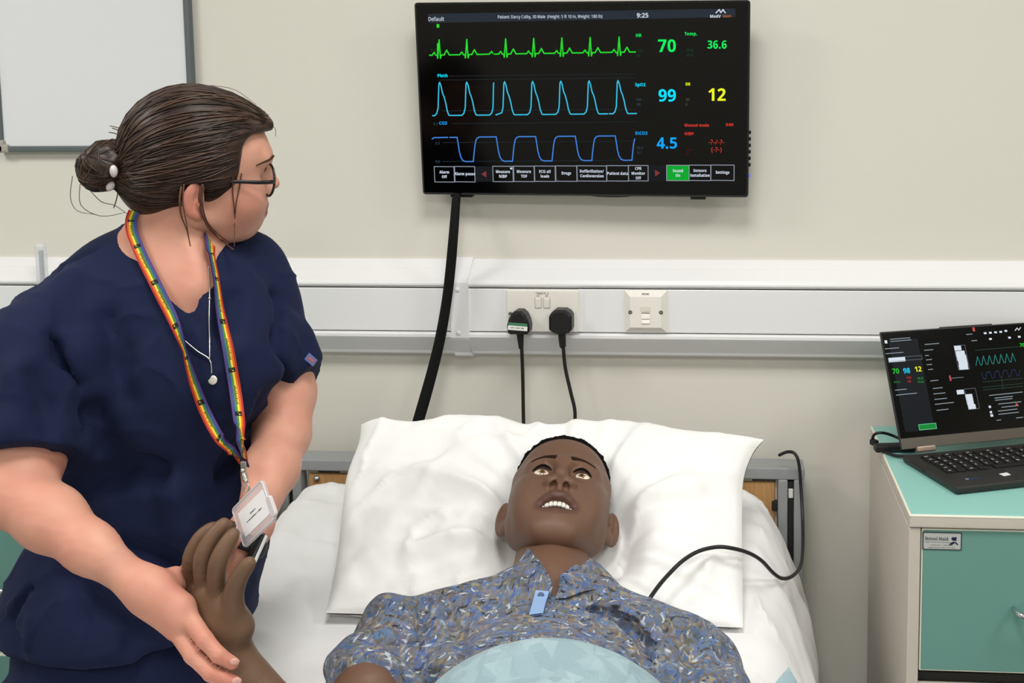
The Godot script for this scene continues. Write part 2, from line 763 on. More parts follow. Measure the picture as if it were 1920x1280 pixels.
func room() -> void:
	var wall := mat(rgb8(222, 219, 209), 0.75, 0.35)
	relief(tri(wall, Vector3(6, 6, 6)), noise_tex(0.03, 5, []), 0.01)
	struct("wall_back", MB.new().rbox(Vector3(6.6, 2.8, 0.2), 0.004, xf(Vector3(0.3, 1.3, -0.1))), wall)
	struct("wall_left", MB.new().rbox(Vector3(0.2, 2.8, 5.2), 0.004, xf(Vector3(-2.9, 1.3, 2.4))), wall)
	struct("wall_right", MB.new().rbox(Vector3(0.2, 2.8, 5.2), 0.004, xf(Vector3(3.5, 1.3, 2.4))), wall)
	struct("wall_front", MB.new().rbox(Vector3(6.6, 2.8, 0.2), 0.004, xf(Vector3(0.3, 1.3, 4.9))), wall)
	var fl := mat(rgb8(128, 134, 138), 0.45)
	fl.albedo_texture = noise_tex(0.08, 9, [Color(0.85, 0.85, 0.85), Color(1, 1, 1)])
	tri(fl, Vector3(3, 3, 3))
	struct("floor", MB.new().rbox(Vector3(6.6, 0.1, 5.2), 0.004, xf(Vector3(0.3, -0.05, 2.4))), fl)
	struct("ceiling", MB.new().rbox(Vector3(6.6, 0.1, 5.2), 0.004, xf(Vector3(0.3, 2.65, 2.4))), mat(rgb8(235, 235, 230), 0.8))
	var bb := mat(rgb8(90, 98, 104), 0.5)
	struct("baseboard_back", MB.new().rbox(Vector3(6.2, 0.1, 0.015), 0.004, xf(Vector3(0.3, 0.05, 0.008))), bb)

# a profile in (z, y) run along x
func run(prof: Array, x0: float, x1: float) -> MB:
	var m := MB.new()
	for i in prof.size():
		var a: Vector2 = prof[i]
		var b: Vector2 = prof[(i + 1) % prof.size()]
		m.face([Vector3(x0, a.y, a.x), Vector3(x0, b.y, b.x), Vector3(x1, b.y, b.x), Vector3(x1, a.y, a.x)])
	var l := []
	var r := []
	for p: Vector2 in prof:
		l.append(Vector3(x0, p.y, p.x))
		r.insert(0, Vector3(x1, p.y, p.x))
	m.face(l)
	m.face(r)
	return m

func trunking() -> void:
	var pvc := mat(rgb8(236, 236, 237), 0.3, 0.5)
	var o := thing("cable_trunking", "white plastic dado trunking running along the wall at socket height", "trunking")
	# profiles go clockwise in (z, y) so that their outside faces point out of the trunking
	put("upper_channel", run([Vector2(0, 1.122), Vector2(0, 1.1725), Vector2(0.006, 1.1725), Vector2(0.022, 1.157), Vector2(0.026, 1.156), Vector2(0.05, 1.137), Vector2(0.055, 1.130), Vector2(0.055, 1.1265), Vector2(0.050, 1.124), Vector2(0.050, 1.122)], -2.8, 3.4), pvc, o)
	var cov := [Vector2(0, 1.033), Vector2(0, 1.1195), Vector2(0.05, 1.1195), Vector2(0.051, 1.118), Vector2(0.051, 1.0345), Vector2(0.05, 1.033)]
	put("cover_panel", run(cov, -2.8, -0.109), pvc, o)
	put("cover_panel", run(cov, -0.079, 3.4), pvc, o)
	put("lower_channel", run([Vector2(0, 0.981), Vector2(0, 1.031), Vector2(0.050, 1.031), Vector2(0.050, 1.029), Vector2(0.0555, 1.027), Vector2(0.0555, 1.0215), Vector2(0.053, 1.018), Vector2(0.030, 0.989), Vector2(0.028, 0.984), Vector2(0.024, 0.981)], -2.8, 3.4), pvc, o)
	put("joint_cover", run([Vector2(0.001, 0.977), Vector2(0.001, 1.1765), Vector2(0.008, 1.1765), Vector2(0.026, 1.159), Vector2(0.0545, 1.139), Vector2(0.0585, 1.132), Vector2(0.0585, 1.021), Vector2(0.0555, 1.016), Vector2(0.033, 0.986), Vector2(0.031, 0.980), Vector2(0.028, 0.977)], -0.1135, -0.0775), pvc, o)
	for y in [1.118, 1.031]:
		put("screw_cap", MB.new().lathe([Vector2(0.0045, 0), Vector2(0.0045, 0.0012), Vector2(0.003, 0.0022), Vector2(0, 0.0026)], 14, xf(Vector3(-0.0985, y, 0.0585), Basis(Vector3.RIGHT, PI / 2))), pvc, o)

func whiteboard() -> void:
	var o := thing("whiteboard", "white magnetic dry-wipe board in a grey frame on the wall", "whiteboard")
	var fr := mat(rgb8(92, 100, 102), 0.4, 0.5)
	var x0 := -1.069
	var x1 := -0.645
	var y0 := 1.394
	var y1 := 2.02
	put("writing_surface", MB.new().rbox(Vector3(x1 - x0 - 0.01, y1 - y0 - 0.01, 0.012), 0.001, xf(Vector3((x0 + x1) / 2, (y0 + y1) / 2, 0.008))), mat(rgb8(226, 228, 231), 0.22, 0.45), o)
	for y in [y0 + 0.006, y1 - 0.006]:
		put("frame_rail", MB.new().rbox(Vector3(x1 - x0 - 0.03, 0.012, 0.018), 0.003, xf(Vector3((x0 + x1) / 2, y, 0.011))), fr, o)
	for x in [x0 + 0.006, x1 - 0.006]:
		put("frame_rail", MB.new().rbox(Vector3(0.012, y1 - y0 - 0.03, 0.018), 0.003, xf(Vector3(x, (y0 + y1) / 2, 0.011))), fr, o)
	var cc := mat(rgb8(168, 165, 155), 0.5)
	for x in [[x0, 1], [x1, -1]]:
		for y in [[y0, 1], [y1, -1]]:
			var m := MB.new()
			m.rbox(Vector3(0.026, 0.017, 0.022), 0.004, xf(Vector3(x[0] + x[1] * 0.0115, y[0] + y[1] * 0.007, 0.0122)))
			m.rbox(Vector3(0.017, 0.026, 0.022), 0.004, xf(Vector3(x[0] + x[1] * 0.007, y[0] + y[1] * 0.0115, 0.0122)))
			put("corner_cap", m, cc, o)
	# a clear tube with a domed end stands against the trunking behind the nurse's shoulder
	var gl := mat(Color(0.92, 0.93, 0.95, 0.34), 0.08, 0.6)
	gl.transparency = BaseMaterial3D.TRANSPARENCY_ALPHA
	var p := Vector3(-0.9535, 1.1557, 0.0720)
	var prof := []
	for i in 9:
		prof.append(Vector2(0.0112 * cos(i * PI / 16), 0.0475 + 0.009 * sin(i * PI / 16)))
	var tb := thing("clear_tube", "clear round-ended plastic tube upright in front of the trunking below the whiteboard", "tube", p)
	put("outer_tube", MB.new().lathe([Vector2(0.0112, -0.09), Vector2(0.0112, 0.0)] + prof, 24), gl, tb)
	var inn := mat(Color(0.66, 0.65, 0.70), 0.3)
	put("inner_coil", MB.new().tube([Vector3(0, -0.088, 0), Vector3(0, 0.04, 0)], [0.0046], 12), inn, tb)
	put("tube_base", MB.new().lathe([Vector2(0, -0.1), Vector2(0.018, -0.1), Vector2(0.018, -0.092), Vector2(0.0125, -0.086), Vector2(0, -0.086)], 24), mat(Color(0.85, 0.85, 0.85), 0.4), tb)

func sockets() -> void:
	var ivory := mat(rgb8(238, 235, 227), 0.28, 0.5)
	var black := mat(rgb8(20, 20, 21), 0.42, 0.45)
	var ink := mat(rgb8(70, 70, 68), 0.6)
	var red := mat(rgb8(185, 60, 60), 0.5)
	# double power outlet
	var o := thing("power_outlet", "cream double power socket with two rocker switches on the trunking", "socket", Vector3(0.0725, 1.0765, 0.051))
	put("plate", MB.new().prism(rrect(0.146, 0.086, 0.004), 0.0, 0.0095, 0.0028), ivory, o)
	for x in [-0.0085, 0.0085]:
		put("rocker_surround", MB.new().prism(rrect(0.0145, 0.0225, 0.002), 0.009, 0.0099, 0.0002, xf(Vector3(x, 0.0165, 0))), mat(rgb8(196, 191, 180), 0.5), o)
		put("rocker_switch", MB.new().rbox(Vector3(0.012, 0.02, 0.006), 0.0018, xf(Vector3(x, 0.0165, 0.0092), Basis(Vector3.RIGHT, 0.1))), ivory, o)
		put("switch_mark", MB.new().rbox(Vector3(0.006, 0.0013, 0.0006), 0.0002, xf(Vector3(x, 0.0305, 0.0096))), red, o)
	var st := lettering()
	letters(st, "C46D/7L.2", Vector2(0.0, 0.0357), 0.0045, 0.0097, false, 0, 0.92)
	put("lettering", st.commit(), ink, o)
	# data outlet
	var d := thing("data_outlet", "square cream data outlet with sloping edges on the trunking", "data socket", Vector3(0.2775, 1.0763, 0.051))
	var h := 0.043
	var f := 0.0305
	var z := 0.0125
	var m := MB.new()
	var q := [Vector2(-1, -1), Vector2(1, -1), Vector2(1, 1), Vector2(-1, 1)]
	for i in 4:
		var a: Vector2 = q[i]
		var b: Vector2 = q[(i + 1) % 4]
		m.face([Vector3(a.x * h, a.y * h, 0), Vector3(b.x * h, b.y * h, 0), Vector3(b.x * h, b.y * h, 0.002), Vector3(a.x * h, a.y * h, 0.002)])
		m.face([Vector3(a.x * h, a.y * h, 0.002), Vector3(b.x * h, b.y * h, 0.002), Vector3(b.x * f, b.y * f, z), Vector3(a.x * f, a.y * f, z)])
	m.face([Vector3(-f, -f, z), Vector3(f, -f, z), Vector3(f, f, z), Vector3(-f, f, z)])
	put("face_plate", m, ivory, d)
	put("label_window", MB.new().rbox(Vector3(0.021, 0.0105, 0.0015), 0.0005, xf(Vector3(0, 0.007, z))), mat(rgb8(225, 219, 207), 0.35), d)
	put("label_recess", MB.new().rbox(Vector3(0.0165, 0.003, 0.001), 0.0004, xf(Vector3(0, -0.0015, z))), mat(rgb8(150, 145, 134), 0.5), d)
	put("shutter", MB.new().rbox(Vector3(0.0165, 0.0105, 0.004), 0.001, xf(Vector3(0, -0.008, z - 0.0002), Basis(Vector3.RIGHT, -0.22))), mat(rgb8(245, 242, 233), 0.3), d)
	put("shutter", MB.new().rbox(Vector3(0.0165, 0.0085, 0.005), 0.001, xf(Vector3(0, -0.0185, z - 0.0006), Basis(Vector3.RIGHT, -0.32))), mat(rgb8(245, 242, 233), 0.3), d)
	for s in [-1, 1]:
		put("screw", MB.new().lathe([Vector2(0.0042, 0), Vector2(0.0038, 0.0007), Vector2(0.0012, 0.0008), Vector2(0.001, 0.0002), Vector2(0, 0.0002)], 14, xf(Vector3(s * 0.0302, 0.0, z * 0.98), Basis(Vector3.RIGHT, PI / 2))), mat(rgb8(120, 112, 98), 0.35, 0.5, 0.7), d)
	st = lettering()
	letters(st, "NC4C", Vector2.ZERO, 0.0042, 0.0004, true)
	put("lettering", st.commit(), ink, d, xf(Vector3(0, 0.0356, 0.0085), Basis(Vector3.RIGHT, -0.695)))
	# plugs with their cords, hanging down behind the pillow
	for k in 2:
		var p: Vector3 = [Vector3(0.0294, 1.0595, 0.0620), Vector3(0.1127, 1.0613, 0.0620)][k]
		var t := thing("power_plug", ["black rounded mains plug with a green and white sticker in the left socket", "plain black square-cornered mains plug in the right socket"][k], "plug", p)
		var body: Array
		if k == 0:
			body = [Vector2(-0.021, -0.021), Vector2(-0.017, -0.0235), Vector2(0.017, -0.0235), Vector2(0.0215, -0.019), Vector2(0.0225, -0.008), Vector2(0.02, 0.004), Vector2(0.0145, 0.016), Vector2(0.007, 0.0225), Vector2(-0.005, 0.0225), Vector2(-0.0125, 0.018), Vector2(-0.019, 0.006), Vector2(-0.0225, -0.006)]
		else:
			body = [Vector2(-0.0145, -0.0215), Vector2(-0.005, -0.025), Vector2(0.005, -0.025), Vector2(0.0165, -0.0215), Vector2(0.0225, -0.015), Vector2(0.0225, 0.012), Vector2(0.018, 0.0185), Vector2(0.0095, 0.0235), Vector2(-0.0095, 0.0235), Vector2(-0.018, 0.0175), Vector2(-0.0225, 0.010), Vector2(-0.0225, -0.0155)]
		var b := MB.new().prism(body, -0.0015, 0.008, 0.0)
		b.prism(body, 0.008, 0.034, 0.0048)
		put("plug_body", b, black, t)
		put("strain_relief", MB.new().tube([Vector3(0, -0.018, 0.012), Vector3(0, -0.03, 0.012), Vector3(0.001, -0.052, 0.011), Vector3(0.001, -0.056, 0.011)], [0.007, 0.0072, 0.0052, 0.0045] if k == 0 else [0.007, 0.0078, 0.0066, 0.0045], 12), black, t)
		if k == 0:
			var sb := Basis(Vector3(0, 0, 1), -0.07)
			put("sticker", MB.new().rbox(Vector3(0.0385, 0.009, 0.0012), 0.0004, xf(Vector3(-0.0005, -0.0105, 0.0342), sb)), mat(rgb8(238, 240, 236), 0.35), t)
			put("sticker_band", MB.new().rbox(Vector3(0.0375, 0.0058, 0.0012), 0.0004, xf(Vector3(0, -0.0032, 0.0342), sb)), mat(rgb8(70, 130, 95), 0.35), t)
			st = lettering()
			st.append_from(print_line(-0.013, 0.013, -0.0098, 0.0022, 0.035).mesh(), 0, Transform3D(Basis(Vector3(0, 0, 1), -0.07), Vector3.ZERO))
			put("lettering", st.commit(), ink, t)
			put("lug", MB.new().rbox(Vector3(0.006, 0.005, 0.006), 0.001, xf(Vector3(-0.0205, 0.0135, 0.006))), mat(rgb8(90, 88, 84), 0.4), t)
		var c: Array = [[Vector3(0.0316, 1.0049, 0.0730), Vector3(0.0322, 0.9525, 0.0700), Vector3(0.0331, 0.8888, 0.0750), Vector3(0.0341, 0.8338, 0.0800), Vector3(0.0354, 0.7411, 0.0900), Vector3(0.0277, 0.5632, 0.0600)], [Vector3(0.1147, 1.0079, 0.0730), Vector3(0.1182, 0.9648, 0.0720), Vector3(0.1287, 0.9172, 0.0750), Vector3(0.1374, 0.8787, 0.0800), Vector3(0.1354, 0.8337, 0.0850), Vector3(0.1307, 0.7430, 0.0900), Vector3(0.1218, 0.5656, 0.0600)]][k]
		var loc := []
		for w: Vector3 in c:
			loc.append(w - p)
		put("cord", MB.new().tube(loc, [0.0036], 10, 6), black, t)


func monitor() -> void:
	var bs: Basis = Basis(Vector3(0.9997, -0.0081, 0.0218), Vector3(0.0062, 0.9963, 0.0858), Vector3(-0.0224, -0.0856, 0.9961))
	var o := thing("wall_monitor", "large black wall-mounted monitor showing patient vital signs", "monitor", Vector3(0.1576, 1.4913, 0.0750), bs)
	var w := 0.6428
	var h := 0.3726
	var shell := mat(rgb8(16, 17, 18), 0.35, 0.4)
	var hb := MB.new()
	hb.prism(rrect(w, h, 0.006), -0.024, 0.004, 0.003)
	hb.prism(rrect(w - 0.12, h - 0.1, 0.03), -0.032, -0.022, 0.0)
	put("housing", hb, shell, o)
	put("foot_slot", MB.new().rbox(Vector3(0.03, 0.008, 0.02), 0.002, xf(Vector3(w / 2 - 0.097, -h / 2 - 0.002, -0.012))), shell, o)
	put("foot_slot", MB.new().rbox(Vector3(0.045, 0.008, 0.02), 0.002, xf(Vector3(-w / 2 + 0.077, -h / 2 - 0.002, -0.012))), shell, o)
	put("sensor_bump", MB.new().ellipsoid(Vector3(0.055, -h / 2, -0.008), Vector3(0.045, 0.004, 0.008)), shell, o)
	for i in 6:
		put("side_button", MB.new().rbox(Vector3(0.007, 0.007, 0.008), 0.002, xf(Vector3(w / 2 + 0.0005, -0.062 - i * 0.0125, -0.012))), shell, o)
	put("power_light", MB.new().rbox(Vector3(0.004, 0.006, 0.004), 0.0015, xf(Vector3(w / 2 + 0.0012, -0.146, -0.011))), glow(Color(0.35, 0.4, 1.0), 1.2), o)
	var br := MB.new()
	br.rbox(Vector3(0.2, 0.2, 0.012), 0.003, xf(Vector3(0, 0, -0.037)))
	br.tube([Vector3(0, 0, -0.035), Vector3(0, 0, -0.062)], [0.02], 14)
	put("wall_bracket", br, mat(rgb8(40, 40, 42), 0.5, 0.5, 0.4), o)
	var glass := mat(Color(0.006, 0.007, 0.008), 0.13, 0.38)
	var sc := put("screen", MB.new().prism(rrect(w - 0.008, h - 0.008, 0.004), 0.0035, 0.0048, 0.0005), glass, o)
	var Z := 0.0056
	# title bar
	var bar := MB.new()
	bar.face([Vector3(Vector2(-0.2937, 0.1478).x, Vector2(-0.2937, 0.1478).y, Z - 0.0004), Vector3(Vector2(0.2939, 0.1552).x, Vector2(0.2939, 0.1552).y, Z - 0.0004), Vector3(Vector2(0.2938, 0.1709).x, Vector2(0.2938, 0.1709).y, Z - 0.0004), Vector3(Vector2(-0.2940, 0.1650).x, Vector2(-0.2940, 0.1650).y, Z - 0.0004)])
	put("title_bar", bar, glow(rgb8(42, 48, 58), 0.9), sc)
	var white := glow(rgb8(215, 225, 240), 0.95)
	var green := glow(rgb8(40, 235, 50), 0.85)
	var dkgreen := glow(rgb8(38, 90, 50), 0.6)
	var lime := glow(rgb8(10, 240, 95), 1.0)
	var cyan := glow(rgb8(60, 205, 240), 0.85)
	var sky := glow(rgb8(0, 225, 255), 1.0)
	var blue := glow(rgb8(70, 135, 225), 0.85)
	var yellow := glow(rgb8(240, 248, 30), 1.0)
	var redm := glow(rgb8(225, 60, 48), 0.95)
	var grey := glow(rgb8(40, 52, 58), 0.6)
	var dim := glow(rgb8(60, 95, 110), 0.6)
	# electrocardiogram
	var tr := MB.new()
	var slope := -6.0 / 389.0
	var beats := [[824, 0], [877, 0], [951, 0], [1004, 0], [1057, 0], [1110, 0], [1164, 0]]
	var ecg := []
	for b in beats:
		var x: float = b[0]
		for d in [[-12, 0], [-8, -5], [-5, 0], [-2.2, 0], [-1.2, 6], [1.5, -28], [4.0, 6], [5.6, 0], [11, 0], [16, -9], [21, 0]]:
			ecg.append([x + d[0], d[1]])
	ecg.push_front([807, 0])
	ecg.append([1196, 0])
	var ep := []
	for e in ecg:
		ep.append(px2(e[0], 101.5 + (e[0] - 807.0) * slope + e[1]))
	var gap := px2(928, 0).x
	var part1 := []
	var part2 := []
	for p: Vector2 in ep:
		(part1 if p.x < gap else part2).append(p)
	part1.append(px2(921, 99.6))
	part1.append(px2(926, 94.5))
	part1.append(px2(928, 98))
	part2.push_front(px2(931, 99.6))
	stroke(tr, part1, 0.0024, Z)
	put("trace", tr, green, sc)
	tr = MB.new()
	stroke(tr, part2, 0.0024, Z)
	put("trace", tr, green, sc)
	tr = MB.new()
	stroke(tr, [px2(822.5, 98), px2(822.5, 80)], 0.0022, Z)
	put("calibration_mark", tr, green, sc)
	tr = MB.new()
	rect(tr, px2(820.5, 44.5), px2(826, 51), Z)
	put("status_mark", tr, green, sc)
	# pulse wave
	tr = MB.new()
	var sp := -4.0 / 382.0
	for x0 in [826, 878, 931, 950, 1003, 1056, 1109, 1163]:
		var cut: bool = x0 == 931
		var prof: Array = [[-16, 0], [-9, 0], [-5, -4], [-2.5, -14], [-1, -58], [0.5, -62], [3, -56], [6, -42], [9, -35], [12, -24], [15, -9], [18, -1], [20, 0], [35, 0]]
		if cut:
			prof = [[-20, 0], [-9, 0], [-5, -4], [-2.5, -14], [-1.5, -58], [-1, -60]]
		if x0 == 950:
			prof[0][0] = -18
			prof.push_front([-19, 0])
		if x0 == 826:
			prof.push_front([-13, 0])
			prof.pop_at(1)
		if x0 == 878:
			prof[-1] = [34, 0]
		var l := []
		for d in prof:
			if x0 == 950 and d[0] < -17:
				continue
			l.append(px2(x0 + d[0], 214.0 + (x0 + d[0] - 812.0) * sp + d[1]))
		if x0 == 950:
			l.remove_at(0)
			l.push_front(px2(934, 212.5))
		stroke(tr, l, 0.0023, Z)
	put("trace", tr, cyan, sc)
	# capnogram
	tr = MB.new()
	var cs := -3.0 / 380.0
	stroke(tr, [px2(812, 258), px2(816, 255.5), px2(842, 255)], 0.0023, Z)
	stroke(tr, [px2(846, 255), px2(860, 255)], 0.0023, Z)
	for i in 5:
		var x0 := 860.0 + i * 74.6
		var l := []
		for d in [[0, 0], [2, 12], [4, 26], [7, 38], [11, 44.5], [16, 46.5], [31, 46.5], [32.5, 30], [34, 16], [36, 6], [39, 1.5], [43, 0], [74.6, 0]]:
			if x0 + d[0] > 1197:
				break
			l.append(px2(x0 + d[0], 255.0 + (x0 + d[0] - 812.0) * cs + d[1]))
		stroke(tr, l, 0.0023, Z)
	put("trace", tr, blue, sc)
	# faint guide lines
	for g in [[845, 140, 1196, 136], [825, 147.5, 1196, 143], [832, 205, 1196, 202], [850, 229, 1196, 225.5], [832, 265, 1196, 262], [832, 301, 1196, 298], [1186, 8, 1186, 40]]:
		var gd := MB.new()
		stroke(gd, [px2(g[0], g[1]), px2(g[2], g[3])], 0.0012, Z - 0.0003)
		put("guide_line", gd, grey, sc)
	# figures and captions
	var ink_m: Material = lime
	words(sc, ink_m, "70", px2(1254, 84), 0.0235, Z, true, 0, 1.0)
	words(sc, ink_m, "36.6", px2(1346, 82), 0.015, Z, true, 0, 0.92)
	words(sc, ink_m, "HR", px2(1202, 65), 0.006, Z)
	words(sc, ink_m, "Temp.", px2(1298, 63), 0.006, Z)
	ink_m = sky
	words(sc, ink_m, "99", px2(1254.5, 176), 0.0235, Z)
	words(sc, ink_m, "SpO2", px2(1205, 157), 0.006, Z)
	words(sc, ink_m, "Pleth", px2(832, 139), 0.006, Z)
	ink_m = glow(rgb8(10, 165, 250), 1.0)
	words(sc, ink_m, "4.5", px2(1254, 266), 0.0215, Z)
	words(sc, ink_m, "EtCO2", px2(1207, 247), 0.006, Z)
	words(sc, ink_m, "CO2", px2(833, 228), 0.006, Z)
	ink_m = yellow
	words(sc, ink_m, "12", px2(1346, 174.5), 0.0235, Z)
	words(sc, ink_m, "RR", px2(1293, 155), 0.0055, Z)
	ink_m = redm
	words(sc, ink_m, "Manual mode", px2(1309, 232), 0.0055, Z, true, 0, 0.95)
	words(sc, ink_m, "NIBP", px2(1295, 248), 0.0055, Z)
	words(sc, ink_m, "0:00", px2(1369, 231), 0.0055, Z)
	words(sc, ink_m, "-?-/-?-", px2(1345, 264), 0.009, Z, false)
	words(sc, ink_m, "(-?-)", px2(1345, 279), 0.009, Z, false)
	ink_m = dkgreen
	for q in [["120", 1204, 93], ["50", 1201, 102], ["39.0", 1296, 92], ["35.0", 1296, 101], ["1mV", 815, 92]]:
		words(sc, ink_m, q[0], px2(q[1], q[2]), 0.005, Z, false)
	ink_m = dim
	for q in [["100", 1202, 184], ["90", 1202, 193], ["6.7", 819, 229.5], ["3.3", 822, 266], ["0.0", 823, 301], ["10.0", 1204, 275], ["0.1", 1203, 284]]:
		words(sc, ink_m, q[0], px2(q[1], q[2]), 0.005, Z, false)
	ink_m = glow(rgb8(120, 120, 60), 0.5)
	for q in [["30", 1292, 184], ["8", 1290, 193]]:
		words(sc, ink_m, q[0], px2(q[1], q[2]), 0.005, Z, false)
	ink_m = glow(rgb8(110, 35, 35), 0.4)
	for q in [["160", 1294, 279], ["80", 1292, 287]]:
		words(sc, ink_m, q[0], px2(q[1], q[2]), 0.005, Z, false)
	ink_m = white
	words(sc, ink_m, "Default", px2(820, 35), 0.0075, Z, false, 0, 0.95)
	words(sc, ink_m, "Patient: Darcy Colby, 30 Male  (Height: 5 ft 10 in, Weight: 180 lb)", px2(1036, 31.5), 0.006, Z, false, 0, 0.86)
	words(sc, ink_m, "9:25", px2(1209, 28.5), 0.0085, Z)
	words(sc, ink_m, "MedV", px2(1343, 30), 0.0055, Z, true, 0, 1.0)
	ink_m = glow(rgb8(215, 130, 70), 0.8)
	words(sc, ink_m, "ision", px2(1364, 29.5), 0.0055, Z, false, 0, 1.0)
	var em := MB.new()
	stroke(em, [px2(1344, 24), px2(1350, 18), px2(1353, 23.5), px2(1357, 18), px2(1361, 24)], 0.002, Z)
	put("emblem", em, white, sc)
	# soft keys
	var keys := [[816, 855, "Alarm|Off"], [855, 894.5, "Alarm pause"], [895, 928, "<"], [928, 967, "Measure|NIBP"], [967.5, 1007, "Measure|TOF"], [1007, 1046.5, "ECG all|leads"], [1047, 1087, "Drugs"], [1087, 1142.5, "Defibrillation/|Cardioversion"], [1142.5, 1183, "Patient data"], [1183, 1219.5, "CPR|Monitor|Off"], [1220, 1253, ">"], [1253.5, 1295, "Sound|On"], [1295, 1334.5, "Sensors|installation"], [1335, 1377, "Settings"]]
	var rim := glow(rgb8(150, 158, 172), 0.8)
	for k in keys:
		var x0: float = k[0]
		var x1: float = k[1]
		var ys := -3.2 / 560.0
		var a := px2(x0, 310.6 + (x0 - 816) * ys)
		var b := px2(x1, 340.6 + (x1 - 816) * ys)
		var m := MB.new()
		var c := (a + b) * 0.5
		if k[2] in ["<", ">"]:
			var dir := -1.0 if k[2] == "<" else 1.0
			rect(m, a, b, Z - 0.0005)
			var key := put("soft_key", m, glow(rgb8(28, 29, 33), 0.8), sc)
			var tm := MB.new()
			var t3 := [Vector3(c.x + dir * 0.0055, c.y, Z), Vector3(c.x - dir * 0.0045, c.y + 0.0065, Z), Vector3(c.x - dir * 0.0045, c.y - 0.0065, Z)]
			if dir < 0:
				t3.reverse()
			tm.face(t3)
			put("arrow", tm, glow(rgb8(150, 62, 66), 0.75), sc)
			continue
		outline(m, a, b, 0.0016, Z)
		put("soft_key", m, rim, sc)
		if k[2] == "Sound|On":
			var fm := MB.new()
			rect(fm, a, b, Z - 0.0004)
			put("soft_key_fill", fm, glow(rgb8(10, 165, 45), 1.0), sc)
		var st := lettering()
		var lines: PackedStringArray = k[2].split("|")
		for i in lines.size():
			var y := c.y + (lines.size() - 1 - 2 * i) * 0.0046
			var sq := minf(0.9, (absf(b.x - a.x) - 0.004) / (lines[i].length() * 0.0034))
			letters(st, lines[i], Vector2(c.x, y), 0.0056, Z, true, 0, sq)
		if k[2] == "Measure|NIBP":
			var dm := MB.new()
			rect(dm, px2(961, 312.5), px2(965, 316), Z)
			put("indicator_dot", dm, white, sc)
		put("lettering", st.commit(), white, sc)
	# braided cable sleeve from the monitor down behind the bed
	var c := thing("cable_sleeve", "thick black braided cable sleeve hanging from the monitor down behind the pillow", "cable")
	var sl := mat(rgb8(17, 17, 18), 0.75, 0.3)
	relief(tri(sl, Vector3(220, 220, 220)), noise_tex(0.12, 3, [], 128), 0.03)
	put("sleeve", MB.new().tube([Vector3(-0.0968, 1.3272, 0.0350), Vector3(-0.0967, 1.3043, 0.0550), Vector3(-0.0959, 1.2417, 0.0850), Vector3(-0.1041, 1.1680, 0.0850), Vector3(-0.1137, 1.1039, 0.0830), Vector3(-0.1279, 1.0294, 0.0850), Vector3(-0.1433, 0.9659, 0.0900), Vector3(-0.1582, 0.9090, 0.1000), Vector3(-0.1761, 0.8429, 0.1150), Vector3(-0.2053, 0.7466, 0.1200), Vector3(-0.2352, 0.5732, 0.1000)], [0.0085, 0.0085, 0.0095, 0.010, 0.010, 0.0105, 0.011, 0.0115, 0.0115], 14, 6, 0.8, Vector3(1, 0.3, 0)), sl, c)


# a point of the display, given on its own drawing of 1920 by 1280 units, as metres from the centre of the panel
func px2(x: float, y: float) -> Vector2:
	var a := Vector2(-0.2979, 0.1711)
	var b := Vector2(0.3147, 0.1668)
	var c := Vector2(-0.3129, -0.1606)
	var d := Vector2(0.3180, -0.1554)
	var u := (x - 800.0) / 600.0
	var v := (y - 20.0) / 320.0
	return a.lerp(b, u).lerp(c.lerp(d, u), v)


func bed_top(z: float) -> float:
	return 0.742 - 0.128 * clampf(z - 0.10, 0.0, 0.75) - 0.03 * clampf(z - 0.85, 0.0, 1.2)

func fn(seed_: int, freq: float, oct := 3) -> FastNoiseLite:
	var n := FastNoiseLite.new()
	n.seed = seed_
	n.frequency = freq
	n.fractal_octaves = oct
	return n

func polyline(p: Array, f: float) -> Vector3:
	var k := f * (p.size() - 1)
	var i := mini(int(k), p.size() - 2)
	return (p[i] as Vector3).cubic_interpolate(p[i + 1], p[maxi(i - 1, 0)], p[mini(i + 2, p.size() - 1)], k - i)

func cloth_mat(col: Color, grain := 0.012, rough := 0.85) -> StandardMaterial3D:
	var m := mat(col, rough, 0.3)
	m.rim_enabled = true
	m.rim = 0.25
	m.rim_tint = 0.5
	relief(tri(m, Vector3(38, 38, 38)), noise_tex(0.22, 21, [], 256, 2), grain)
	return m

